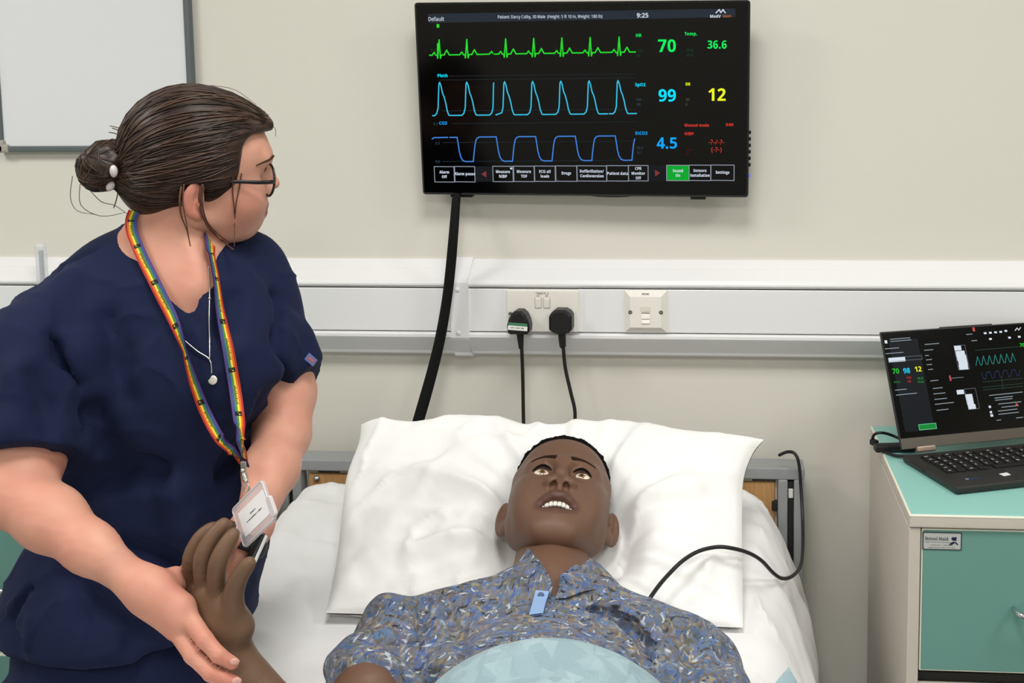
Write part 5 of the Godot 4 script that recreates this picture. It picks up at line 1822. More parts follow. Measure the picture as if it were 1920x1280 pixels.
	b.cap(Vector3(-0.3864, 1.2207, 0.6600), Vector3(-0.4636, 1.1722, 0.7750), 0.036, 0.045, 0.03)
	b.cap(Vector3(-0.3715, 1.2414, 0.6400), Vector3(-0.2779, 1.2262, 0.6150), 0.036, 0.042, 0.03)
	b.ell(Vector3(-0.4227, 0.8930, 0.7000), Vector3(0.125, 0.20, 0.085), 0.06)
	b.ell(Vector3(-0.4562, 0.7052, 0.7000), Vector3(0.125, 0.12, 0.085), 0.05)
	var re := Vector3(-0.4438, 1.0027, 0.9250)
	var rw := Vector3(-0.2451, 0.9213, 1.0000)
	b.cap(Vector3(-0.4830, 1.1516, 0.8000), Vector3(-0.4581, 1.0362, 0.8900), 0.040, 0.0475, 0.02)
	b.cap(Vector3(-0.4581, 1.0362, 0.8900), re, 0.0475, 0.041, 0.03)
	b.cap(re, re.lerp(rw, 0.30), 0.0400, 0.0370, 0.02)
	b.cap(re.lerp(rw, 0.30), re.lerp(rw, 0.62), 0.0370, 0.0275, 0.02)
	b.cap(re.lerp(rw, 0.62), rw, 0.0275, 0.0195, 0.02)
	var le := Vector3(-0.1926, 1.0138, 0.7050)
	var lw := Vector3(-0.1630, 0.9466, 0.8750)
	b.cap(Vector3(-0.2473, 1.2127, 0.6300), Vector3(-0.2048, 1.0654, 0.6650), 0.046, 0.040, 0.02)
	b.cap(Vector3(-0.2048, 1.0654, 0.6650), le, 0.040, 0.0365, 0.03)
	b.cap(le, le.lerp(lw, 0.4), 0.0360, 0.0345, 0.02)
	b.cap(le.lerp(lw, 0.4), lw, 0.0345, 0.0220, 0.02)
	# her right hand under the manikin's wrist
	var g := Field.new()
	g.cap(re.lerp(rw, 0.80), rw, 0.0236, 0.0195, 0.01)
	g.cap(rw, Vector3(-0.2261, 0.9111, 1.0050), 0.0190, 0.0185, 0.02)
	g.cap(Vector3(-0.2323, 0.9178, 1.0000), Vector3(-0.1931, 0.8998, 1.0050), 0.0175, 0.0145, 0.02)
	g.cap(Vector3(-0.2316, 0.9074, 1.0000), Vector3(-0.1877, 0.8845, 1.0120), 0.0165, 0.0135, 0.02)
	g.cap(Vector3(-0.2346, 0.9011, 0.9950), Vector3(-0.1994, 0.8718, 1.0080), 0.0150, 0.0120, 0.02)
	g.chain([Vector3(-0.1874, 0.8929, 1.0080), Vector3(-0.1559, 0.8699, 1.0260), Vector3(-0.1373, 0.8550, 1.0320), Vector3(-0.1234, 0.8438, 1.0280)], [0.0115, 0.0095, 0.0086, 0.0074], 0.003)
	g.chain([Vector3(-0.1982, 0.8755, 1.0100), Vector3(-0.1698, 0.8519, 1.0280), Vector3(-0.1452, 0.8351, 1.0360), Vector3(-0.1205, 0.8218, 1.0310)], [0.0115, 0.0098, 0.0090, 0.0078], 0.003)
	g.chain([Vector3(-0.2013, 0.8666, 1.0000), Vector3(-0.1803, 0.8381, 0.9980), Vector3(-0.1659, 0.8100, 0.9850), Vector3(-0.1615, 0.7887, 0.9600)], [0.0112, 0.0098, 0.0088, 0.0078], 0.006)
	g.chain([Vector3(-0.2082, 0.8638, 0.9920), Vector3(-0.1908, 0.8352, 0.9800), Vector3(-0.1783, 0.8077, 0.9650), Vector3(-0.1724, 0.7922, 0.9480)], [0.0102, 0.0088, 0.0080, 0.0070], 0.006)
	g.chain([Vector3(-0.2259, 0.9183, 0.9950), Vector3(-0.2193, 0.9145, 0.9680), Vector3(-0.2049, 0.8993, 0.9480), Vector3(-0.1855, 0.8877, 0.9450)], [0.0150, 0.0125, 0.0105, 0.0085], 0.012)
	# her left hand behind the manikin's fingers
	var g2 := Field.new()
	g2.cap(le.lerp(lw, 0.8), lw, 0.0260, 0.0225, 0.01)
	g2.cap(lw, Vector3(-0.1703, 0.9264, 0.8950), 0.021, 0.020, 0.02)
	g2.cap(Vector3(-0.1701, 0.9299, 0.8950), Vector3(-0.1826, 0.8916, 0.9120), 0.019, 0.014, 0.02)
	g2.cap(Vector3(-0.1807, 0.9311, 0.8900), Vector3(-0.1990, 0.9089, 0.9050), 0.017, 0.013, 0.02)
	g2.chain([Vector3(-0.1986, 0.9159, 0.9050), Vector3(-0.2144, 0.9162, 0.9150), Vector3(-0.2256, 0.9078, 0.9250), Vector3(-0.2255, 0.8998, 0.9380)], [0.0105, 0.0095, 0.0088, 0.0078], 0.006)
	g2.chain([Vector3(-0.1943, 0.9042, 0.9050), Vector3(-0.2085, 0.8957, 0.9150), Vector3(-0.2204, 0.8837, 0.9200), Vector3(-0.2273, 0.8733, 0.9250)], [0.0105, 0.0095, 0.0088, 0.0078], 0.006)
	g2.chain([Vector3(-0.1869, 0.8941, 0.9100), Vector3(-0.2004, 0.8786, 0.9150), Vector3(-0.2083, 0.8647, 0.9200), Vector3(-0.2131, 0.8551, 0.9250)], [0.0105, 0.0095, 0.0088, 0.0078], 0.006)
	g2.chain([Vector3(-0.1820, 0.8895, 0.9120), Vector3(-0.1913, 0.8684, 0.9150), Vector3(-0.1963, 0.8567, 0.9200), Vector3(-0.1997, 0.8486, 0.9250)], [0.0095, 0.0085, 0.0078, 0.007], 0.006)
	g2.chain([Vector3(-0.1715, 0.9402, 0.9000), Vector3(-0.1745, 0.9487, 0.9250), Vector3(-0.1681, 0.9434, 0.9450)], [0.013, 0.0105, 0.009], 0.01)
	var mott := func(p: Vector3, _n: Vector3) -> Color:
		var c := base.lerp(lin(196, 120, 102), clampf(0.22 + 0.40 * fnz.get_noise_3dv(p * 0.55) + 0.35 * clampf((p.z - 0.98) * 14.0, 0.0, 1.0), 0.0, 1.0))
		return c
	var hand_tone := func(p: Vector3, _n: Vector3) -> Color:
		return lin(212, 156, 138).lerp(lin(204, 122, 108), clampf(0.3 + 0.5 * fnz.get_noise_3dv(p * 0.7), 0.0, 1.0))
	var body := MB.new()
	body.append(hm, hx)
	body.append(paint(b.mesh(0.0066), mott))
	body.append(paint(g.mesh(0.0026), mott))
	body.append(paint(g2.mesh(0.0030), mott))
	var sk := mat(Color.WHITE, 0.52, 0.42)
	sk.vertex_color_use_as_albedo = true
	sk.subsurf_scatter_enabled = true
	sk.subsurf_scatter_strength = 0.12
	relief(tri(sk, Vector3(26, 26, 26)), noise_tex(0.1, 53, [], 256, 3), 0.008)
	put("body", body, sk, o)
	var nail := mat(rgb8(226, 170, 156), 0.3, 0.5)
	for q in [[Vector3(-0.1174, 0.8496, 1.0350), 0.35], [Vector3(-0.1142, 0.8286, 1.0385), 0.3]]:
		put("fingernail", MB.new().ellipsoid(q[0], Vector3(0.0055, 0.0040, 0.0016), 14, 8, Basis(Vector3(0, 0, 1), -q[1]) * Basis(Vector3(0, 1, 0), 0.5)), nail, o)
	# eyes
	var em := mat(Color.WHITE, 0.1, 0.5)
	em.vertex_color_use_as_albedo = true
	for s in [-1.0, 1.0]:
		var ey := MB.new().ellipsoid(Vector3(0.0795, 0.007, s * 0.031), Vector3(0.012, 0.012, 0.012), 28, 20)
		paint(ey, func(p: Vector3, _n: Vector3) -> Color:
			var d := Vector2(p.y - 0.0085, p.z - s * 0.031).length()
			if d < 0.0022 and p.x > 0.08:
				return lin(20, 16, 14)
			return lin(88, 100, 84) if d < 0.0056 and p.x > 0.08 else lin(232, 224, 216))
		put("eye", ey, em, o, hx)
		var eb := []
		for i in 7:
			var f := i / 6.0
			eb.append(h.drop(Vector3(0.108 - 0.028 * f, 0.033 + 0.004 * sin(f * PI) - 0.003 * f, s * lerpf(0.010, 0.054, f)), Vector3(0.4, 0.033, s * 0.10), 0.0004))
		put("eyebrow", MB.new().tube(eb, [0.0012, 0.002, 0.002, 0.0018, 0.0016, 0.0012, 0.0006], 8, 2), mat(rgb8(70, 48, 38), 0.8, 0.2), o, hx)
	nurse_hair(o, hx, h)
	# --- scrub top
	var sf := Field.new()
	sf.ell(Vector3(-0.3637, 1.1452, 0.6950), Vector3(0.172, 0.172, 0.118))
	sf.cap(Vector3(-0.3868, 1.2128, 0.6600), Vector3(-0.4668, 1.1680, 0.7800), 0.052, 0.062, 0.05)
	sf.cap(Vector3(-0.3683, 1.2440, 0.6300), Vector3(-0.2842, 1.2326, 0.6150), 0.052, 0.055, 0.04)
	sf.cap(Vector3(-0.3994, 1.2553, 0.6550), Vector3(-0.4383, 1.2184, 0.7100), 0.052, 0.050, 0.04)
	sf.ell(Vector3(-0.4015, 1.0999, 0.7650), Vector3(0.092, 0.095, 0.070), 0.06)
	sf.ell(Vector3(-0.2533, 1.1106, 0.7400), Vector3(0.078, 0.095, 0.078), 0.06)
	sf.ell(Vector3(-0.3755, 0.9216, 0.7100), Vector3(0.155, 0.215, 0.122), 0.08)
	sf.ell(Vector3(-0.4322, 0.7459, 0.7150), Vector3(0.168, 0.165, 0.135), 0.06)
	sf.cap(Vector3(-0.4320, 0.7215, 0.7150), Vector3(-0.4328, 0.6572, 0.7200), 0.150, 0.152, 0.06)
	# sleeves, cut off square at the hems and hollow there
	var rs := Vector3(-0.4720, 1.1380, 0.8350)
	var rh := Vector3(-0.4558, 1.0488, 0.8900)
	sf.cap(Vector3(-0.4689, 1.1691, 0.7850), rs, 0.064, 0.070, 0.04)
	sf.cap(rs, rh, 0.072, 0.0700, 0.03)
	sf.cap(rh, rh + (rh - rs) * 0.5, 0.0700, 0.0695, 0.01)
	var ls := Vector3(-0.2589, 1.1838, 0.6250)
	var lh := Vector3(-0.2010, 1.0702, 0.6620)
	sf.cap(Vector3(-0.2811, 1.2294, 0.6150), ls, 0.056, 0.057, 0.04)
	sf.cap(ls, lh, 0.058, 0.0535, 0.03)
	sf.cap(Vector3(-0.1815, 1.1396, 0.6600), Vector3(-0.1610, 1.1047, 0.6650), 0.022, 0.018, 0.03)
	sf.cap(lh, lh + (lh - ls) * 0.5, 0.0545, 0.055, 0.01)
	# cutting planes only reach the sleeve: the trunk is blended on again afterwards
	sf.box(rh + (rh - rs).normalized() * 0.0165 + (rh - rs).normalized() * 0.09, Vector3(0.13, 0.09, 0.13), 0.002, 0.004, 1, basis_along((rh - rs).normalized() + Vector3(0.05, 0, 0)))
	sf.cap(rh + (rh - rs).normalized() * 0.062, rh + (rh - rs) * 2.0, 0.0575, 0.0575, 0.003, 1)
	var ld := ((lh - ls).normalized() + Vector3(0.60, 0, 0)).normalized()
	sf.box(lh + ld * 0.012 + ld * 0.09, Vector3(0.12, 0.09, 0.12), 0.002, 0.004, 1, basis_along(ld))
	sf.cap(lh + (lh - ls).normalized() * 0.058, lh + (lh - ls) * 1.6, 0.0470, 0.0480, 0.003, 1)
	sf.ell(Vector3(-0.3755, 0.9216, 0.7100), Vector3(0.153, 0.213, 0.120), 0.01)
	sf.ell(Vector3(-0.3626, 1.1374, 0.6950), Vector3(0.165, 0.165, 0.112), 0.01)
	sf.half(Vector3(0, -1, 0.05), Vector3(-0.3486, 0.7441, 0.8600), 0.006)
	# the V of the neck
	sf.cap(Vector3(-0.3445, 1.3413, 0.7000), Vector3(-0.3293, 1.3096, 0.7350), 0.062, 0.050, 0.008, 1)
	var apex := sf.drop(Vector3(-0.2259, 1.2046, 0.8800), EYE, -0.003)
	sf.cap(Vector3(-0.3104, 1.3129, 0.7650), apex, 0.050, 0.004, 0.005, 1)
	var folds := [
		[[Vector3(-0.3919, 1.2209, 0.9500), Vector3(-0.3581, 1.1848, 0.9500), Vector3(-0.3322, 1.1486, 0.9500), Vector3(-0.3303, 1.1145, 0.9500), Vector3(-0.3388, 1.0848, 0.9500)], 0.0085, 0.012, 1],
		[[Vector3(-0.2937, 1.2256, 0.9500), Vector3(-0.2834, 1.1739, 0.9500), Vector3(-0.2790, 1.1349, 0.9500)], 0.005, 0.03, 1],
		[[Vector3(-0.3286, 1.1864, 0.9500), Vector3(-0.3257, 1.1343, 0.9500), Vector3(-0.3303, 1.0816, 0.9500)], 0.008, 0.03, 0],
		[[Vector3(-0.3407, 1.2703, 0.9500), Vector3(-0.3840, 1.2183, 0.9500), Vector3(-0.4122, 1.1594, 0.9500), Vector3(-0.4248, 1.0933, 0.9500)], 0.006, 0.03, 0],
		[[Vector3(-0.3946, 1.1596, 0.9500), Vector3(-0.3803, 1.1204, 0.9500), Vector3(-0.3791, 1.0874, 0.9500)], 0.002, 0.02, 1],
		[[Vector3(-0.3367, 1.0084, 0.9500), Vector3(-0.2879, 1.0360, 0.9500), Vector3(-0.2407, 1.0436, 0.9500)], 0.006, 0.03, 1],
		[[Vector3(-0.2511, 1.0368, 0.9500), Vector3(-0.2256, 1.0141, 0.9500), Vector3(-0.2109, 0.9745, 0.9500), Vector3(-0.2034, 0.9647, 0.9500)], 0.008, 0.03, 0],
		[[Vector3(-0.3169, 1.1147, 0.9500), Vector3(-0.2995, 1.0689, 0.9500), Vector3(-0.2481, 1.0302, 0.9500)], 0.005, 0.03, 1],
		[[Vector3(-0.1113, 1.2440, 0.9000), Vector3(-0.1088, 1.1910, 0.9000), Vector3(-0.1137, 1.1375, 0.9000), Vector3(-0.1219, 1.1038, 0.9000)], 0.007, 0.02, 1],
		[[Vector3(-0.0956, 1.2177, 0.9000), Vector3(-0.1107, 1.1777, 0.9000)], 0.006, 0.03, 0],
		[[Vector3(-0.1851, 1.0348, 0.9000), Vector3(-0.1501, 1.0491, 0.9000), Vector3(-0.1248, 1.0835, 0.9000)], 0.006, 0.03, 1],
		[[Vector3(-0.2861, 0.9493, 0.9500), Vector3(-0.2394, 0.9403, 0.9500), Vector3(-0.2131, 0.9310, 0.9500)], 0.005, 0.02, 1],
		[[Vector3(-0.3565, 0.9069, 0.9500), Vector3(-0.3320, 0.8599, 0.9500), Vector3(-0.2790, 0.8342, 0.9500), Vector3(-0.2391, 0.8184, 0.9500)], 0.006, 0.03, 1],
		[[Vector3(-0.4118, 0.8883, 0.9500), Vector3(-0.4314, 0.8638, 0.9500), Vector3(-0.4418, 0.8429, 0.9500), Vector3(-0.4372, 0.8292, 0.9500)], 0.0055, 0.006, 1],
		[[Vector3(-0.4085, 0.8864, 0.9500), Vector3(-0.4136, 0.8506, 0.9500), Vector3(-0.4229, 0.8145, 0.9500)], 0.004, 0.008, 0],
		[[Vector3(-0.4497, 0.8495, 0.9500), Vector3(-0.4314, 0.8121, 0.9500)], 0.004, 0.02, 1],
		[[Vector3(-0.3321, 1.3024, 0.9000), Vector3(-0.3781, 1.2822, 0.9000), Vector3(-0.4144, 1.2553, 0.9000)], 0.002, 0.005, 1],
		[[Vector3(-0.1618, 1.2437, 0.9000), Vector3(-0.1738, 1.2037, 0.9000)], 0.005, 0.03, 1]]
	for f in folds:
		crease(sf, f[0], f[1], f[2], f[3])
	var cn := fn(95, 5.2, 2)
	var navy := mat(rgb8(23, 31, 61), 0.82, 0.28)
	navy.rim_enabled = true
	navy.rim = 0.35
	navy.rim_tint = 0.7
	relief(tri(navy, Vector3(40, 40, 40)), noise_tex(0.25, 22, [], 256, 2), 0.01)
	var top := put("scrub_top", displace(sf.mesh(0.0060), func(p: Vector3, _n: Vector3) -> float: return 0.0055 * cn.get_noise_3dv(p) + 0.0035 * pow(1.0 - absf(cn.get_noise_3dv(p * 1.3 + Vector3(3, 5, 7))), 9.0)), navy, o)
	var tg := sf.drop(Vector3(-0.1284, 1.1339, 0.7500), EYE, 0.001)
	var tn := sf.grad(tg)
	var tb := basis_along(tn) * Basis(Vector3(0, 1, 0), 0.55)
	put("sleeve_tag", MB.new().rbox(Vector3(0.017, 0.0016, 0.012), 0.0005, xf(tg, tb)), mat(rgb8(88, 104, 158), 0.6), top)
	put("sleeve_tag_mark", MB.new().rbox(Vector3(0.011, 0.0018, 0.0045), 0.0005, xf(tg + tn * 0.0003, tb)), mat(rgb8(172, 92, 92), 0.6), top)
	# trousers and shoes, out of the picture below
	var tf := Field.new()
	tf.cap(Vector3(-0.4393, 0.6789, 0.7150), Vector3(-0.4852, 0.5881, 0.7000), 0.150, 0.130, 0.04)
	var hip := Vector3(-0.5301, 0.5639, 0.6900)
	for s in [-1.0, 1.0]:
		tf.cap(hip + Vector3(-0.04, 0, s * 0.075), Vector3(-0.64, 0.42, 0.72 + s * 0.10), 0.09, 0.075, 0.04)
		tf.cap(Vector3(-0.64, 0.42, 0.72 + s * 0.10), Vector3(-0.66, 0.07, 0.72 + s * 0.11), 0.075, 0.065, 0.03)
	put("trousers", tf.mesh(0.013), navy, o)
	for s in [-1.0, 1.0]:
		put("shoe", MB.new().ellipsoid(Vector3(-0.62, 0.035, 0.72 + s * 0.11), Vector3(0.125, 0.035, 0.045), 20, 12), mat(rgb8(25, 25, 28), 0.5), o)
	accessories(sf, b, hx)

func basis_along(y: Vector3) -> Basis:
	y = y.normalized()
	var x := y.cross(Vector3(0, 0, 1)).normalized() if absf(y.z) < 0.95 else y.cross(Vector3(1, 0, 0)).normalized()
	return Basis(x, y, x.cross(y))

func nurse_hair(o: Node3D, hx: Transform3D, head: Field) -> void:
	var f := Field.new()
	f.ell(Vector3(-0.002, 0.042, 0), Vector3(0.104, 0.090, 0.083))
	f.ell(Vector3(0.050, 0.062, 0), Vector3(0.056, 0.045, 0.060), 0.03)
	f.cap(Vector3(0.092, 0.083, -0.03), Vector3(0.103, 0.079, 0.012), 0.009, 0.0075, 0.02)
	f.ell(Vector3(-0.062, -0.008, 0), Vector3(0.042, 0.042, 0.052), 0.03)
	f.cap(Vector3(-0.085, 0.010, 0), Vector3(-0.112, 0.016, 0), 0.030, 0.018, 0.02)
	f.box(Vector3(0.1090, -0.036, 0), Vector3(0.060, 0.105, 0.2), 0.022, 0.008, 1, Basis(Vector3(0, 0, 1), -0.13))
	f.half(Vector3(0.30, -1.0, 0.0), Vector3(0.012, -0.030, 0), 0.008)
	for s in [-1.0, 1.0]:
		f.ell(Vector3(-0.011, -0.022, s * 0.085), Vector3(0.021, 0.036, 0.034), 0.008, 1)
	var brown := mat(Color.WHITE, 0.42, 0.40)
	brown.vertex_color_use_as_albedo = true
	brown.anisotropy_enabled = false
	var hn := fn(101, 20.0)
	var streak := func(p: Vector3, _n: Vector3) -> Color:
		var a := hn.get_noise_3d(p.x * 0.35 + p.y * 0.12, p.y * 3.2 - p.x * 0.6, p.z * 2.6)
		return lin(40, 28, 23).lerp(lin(78, 58, 47), clampf(0.35 + 0.9 * a, 0.0, 1.0))
	var m := paint(f.mesh(0.0042), streak)
	var hair := put("hair", m, brown, o, hx)
	# combed locks laid over the surface, all running to the bun
	var rg := RandomNumberGenerator.new()
	rg.seed = 9
	var ce := Vector3(-0.005, 0.035, 0)
	var end := Vector3(-0.106, 0.014, 0.0)
	var locks := MB.new()
	var line := [Vector3(0.030, -0.016, 0.070), Vector3(0.040, 0.010, 0.068), Vector3(0.047, 0.040, 0.064), Vector3(0.060, 0.066, 0.054), Vector3(0.096, 0.079, 0.030), Vector3(0.102, 0.086, 0.008), Vector3(0.100, 0.090, -0.015), Vector3(0.080, 0.090, -0.040), Vector3(0.05, 0.10, -0.055)]
	for i in 210:
		var s0 := polyline(line, rg.randf()) + Vector3(rg.randf_range(-0.035, 0.0), rg.randf_range(-0.004, 0.004), rg.randf_range(-0.004, 0.004))
		if i > 170:
			s0 = Vector3(rg.randf_range(-0.05, -0.015), rg.randf_range(-0.012, 0.012), 0.068)
		var d0 := s0 - ce
		var d1 := end + Vector3(0, rg.randf_range(-0.012, 0.012), rg.randf_range(-0.014, 0.016)) - ce
		var pts := []
		var n := 13
		var lift := rg.randf_range(-0.0012, 0.0008)
		for k in n:
			var d := d0.normalized().slerp(d1.normalized(), float(k) / (n - 1))
			var a := 0.03
			var b := 0.17
			for q in 13:
				var c := (a + b) * 0.5
				if f.ev(ce + d * c) < 0.0:
					a = c
				else:
					b = c
			pts.append(ce + d * (a + lift))
		var t := MB.new().tube(pts, [0.0006, 0.0016, 0.0022, 0.0024, 0.0024, 0.0024, 0.0024, 0.0022, 0.0022, 0.0020, 0.002, 0.0018, 0.0014], 5, 0, 0.55)
		var tone := lin(34, 24, 20).lerp(lin(88, 66, 54), pow(rg.randf(), 1.6))
		t.c.resize(t.v.size())
		t.c.fill(tone)
		locks.append(t)
	var lo := put("combed_locks", locks, brown, hair)
	lo.set_meta("kind", "stuff")
	# the bun: coiled rolls of hair
	var bc := Vector3(-0.124, 0.020, 0.0)
	var bf := Field.new()
	bf.ell(bc, Vector3(0.030, 0.033, 0.031))
	for k in 3:
		var ring := []
		var ax := Basis(Vector3(0, 1, 0), 0.5 + k * 0.9) * Basis(Vector3(1, 0, 0), 0.4 + k * 0.7)
		for i in 13:
			var a := TAU * i / 12.0
			ring.append(bc + ax * Vector3(cos(a) * 0.023, sin(a) * 0.024, 0.004 * sin(a * 2.0 + k)))
		bf.chain(ring, [0.0125], 0.004)
	bf.cap(Vector3(-0.108, 0.052, 0), Vector3(-0.128, 0.052, 0.004), 0.007, 0.006, 0.006)
	var bun := put("bun", paint(bf.mesh(0.0028), func(p: Vector3, _n: Vector3) -> Color:
		var q := p - bc
		var a := hn.get_noise_3d(q.length() * 9.0, atan2(q.y, q.x) * 0.05, q.z * 3.0)
		return lin(36, 25, 21).lerp(lin(80, 58, 46), clampf(0.3 + 1.0 * a, 0.0, 1.0))), brown, hair)
	var coils := MB.new()
	for i in 70:
		var ax := Basis(Vector3(rg.randf_range(-1, 1), rg.randf_range(-1, 1), rg.randf_range(-1, 1)).normalized(), rg.randf() * TAU)
		var a0 := rg.randf() * TAU
		var ln := rg.randf_range(1.2, 2.8)
		var pts := []
		for k in 9:
			var d := ax * Vector3(cos(a0 + ln * k / 8.0), sin(a0 + ln * k / 8.0), 0.25)
			d = d.normalized()
			var a := 0.01
			var b := 0.06
			for q in 11:
				var c := (a + b) * 0.5
				if bf.ev(bc + d * c) < 0.0:
					a = c
				else:
					b = c
			pts.append(bc + d * (a - 0.0002))
		var t := MB.new().tube(pts, [0.0004, 0.0012, 0.0017, 0.0019, 0.0019, 0.0019, 0.0017, 0.0012, 0.0004], 5, 0, 0.6)
		t.c.resize(t.v.size())
		t.c.fill(lin(34, 24, 20).lerp(lin(88, 66, 54), pow(rg.randf(), 1.6)))
		coils.append(t)
	put("wound_locks", coils, brown, hair).set_meta("kind", "stuff")
	put("hair_tie", MB.new().tube([Vector3(-0.104, 0.038, 0.0), Vector3(-0.104, 0.030, 0.021), Vector3(-0.104, 0.010, 0.024), Vector3(-0.104, -0.006, 0.016), Vector3(-0.104, -0.010, 0.0)], [0.0035], 8, 4), mat(rgb8(22, 18, 18), 0.6), hair)
	var bead := mat(rgb8(215, 212, 208), 0.15, 0.6)
	var hinv := hx.affine_inverse()
	var nearest := func(p: Vector3) -> Vector3:
		var le := hinv * EYE
		var q1 := f.drop(hinv * p, le, 0.002)
		var q2 := bf.drop(hinv * p, le, 0.002)
		return q1 if (q1 - le).length() < (q2 - le).length() else q2
	put("bead", MB.new().ellipsoid(nearest.call(Vector3(-0.3995, 1.3919, 0.7420)), Vector3(0.0055, 0.0085, 0.0055), 16, 12), bead, hair)
	put("bead", MB.new().ellipsoid(nearest.call(Vector3(-0.4094, 1.3709, 0.7350)), Vector3(0.0055, 0.0075, 0.0055), 16, 12, Basis(Vector3(0, 0, 1), -0.6)), bead, hair)
	# loose strands
	var ls := mat(rgb8(92, 60, 46), 0.5, 0.4)
	var inv := hx.affine_inverse()
	var strands := [
		[[Vector3(-0.2526, 1.3769, 0.7850), Vector3(-0.2554, 1.3582, 0.7900), Vector3(-0.2547, 1.3344, 0.7850), Vector3(-0.2512, 1.3135, 0.7700), Vector3(-0.2414, 1.2977, 0.7580), Vector3(-0.2298, 1.2854, 0.7520)], 0.0022],
		[[Vector3(-0.2513, 1.3734, 0.7850), Vector3(-0.2520, 1.3526, 0.7900), Vector3(-0.2506, 1.3270, 0.7820), Vector3(-0.2421, 1.3076, 0.7680), Vector3(-0.2316, 1.2958, 0.7600)], 0.0013],
		[[Vector3(-0.2820, 1.3734, 0.7850), Vector3(-0.2826, 1.3561, 0.7900), Vector3(-0.2840, 1.3344, 0.7850), Vector3(-0.2802, 1.3160, 0.7800), Vector3(-0.2772, 1.2928, 0.7780)], 0.0017, 1],
		[[Vector3(-0.2782, 1.3770, 0.7850), Vector3(-0.2783, 1.3526, 0.7900), Vector3(-0.2788, 1.3234, 0.7820), Vector3(-0.2777, 1.3053, 0.7800)], 0.0010, 1],
		[[Vector3(-0.2214, 1.3847, 0.7620), Vector3(-0.2216, 1.3648, 0.7650), Vector3(-0.2204, 1.3433, 0.7650), Vector3(-0.2241, 1.3174, 0.7580), Vector3(-0.2289, 1.2898, 0.7520)], 0.0011],
		[[Vector3(-0.2112, 1.3895, 0.7580), Vector3(-0.2126, 1.3719, 0.7630), Vector3(-0.2171, 1.3505, 0.7650), Vector3(-0.2226, 1.3284, 0.7600)], 0.0011],
		[[Vector3(-0.4019, 1.4338, 0.7000), Vector3(-0.4122, 1.4458, 0.7000), Vector3(-0.4228, 1.4504, 0.7000)], 0.0008], [[Vector3(-0.4037, 1.4293, 0.7000), Vector3(-0.4155, 1.4414, 0.7000), Vector3(-0.4279, 1.4444, 0.7000)], 0.0008], [[Vector3(-0.4002, 1.4368, 0.7000), Vector3(-0.4089, 1.4488, 0.7000), Vector3(-0.4258, 1.4534, 0.7000)], 0.0007],
		[[Vector3(-0.4849, 1.3830, 0.7000), Vector3(-0.4900, 1.3527, 0.7000), Vector3(-0.4809, 1.3337, 0.7000), Vector3(-0.4535, 1.3284, 0.7000)], 0.0006], [[Vector3(-0.4746, 1.3716, 0.7000), Vector3(-0.4749, 1.3413, 0.7000), Vector3(-0.4458, 1.3261, 0.7000), Vector3(-0.4100, 1.3315, 0.7000)], 0.0006],
		[[Vector3(-0.4609, 1.3633, 0.7000), Vector3(-0.4446, 1.3466, 0.7000), Vector3(-0.4252, 1.3413, 0.7000), Vector3(-0.4063, 1.3284, 0.7000)], 0.0006], [[Vector3(-0.4184, 1.3640, 0.7000), Vector3(-0.4224, 1.3489, 0.7000), Vector3(-0.4270, 1.3375, 0.7000)], 0.0009],
		[[Vector3(-0.1897, 1.4521, 0.7000), Vector3(-0.1861, 1.4455, 0.7000), Vector3(-0.1872, 1.4373, 0.7000)], 0.0004], [[Vector3(-0.2766, 1.5087, 0.7000), Vector3(-0.2424, 1.5025, 0.7000), Vector3(-0.2128, 1.4817, 0.7000)], 0.0004]]
	for s in strands:
		var pts := []
		for p: Vector3 in s[0]:
			var q := inv * p
			if p.z > 0.72 and s.size() < 3:
				var le := inv * EYE
				var q1 := f.drop(q, le, 0.0015)
				var q2 := head.drop(q, le, 0.0015)
				if q1 != q or q2 != q:
					q = q1 if q2 == q or (q1 != q and (q1 - le).length() < (q2 - le).length()) else q2
			pts.append(q)
		put("loose_strand", MB.new().tube(pts, [s[1], s[1], s[1] * 0.8, s[1] * 0.6, s[1] * 0.5], 6, 4), ls, hair)

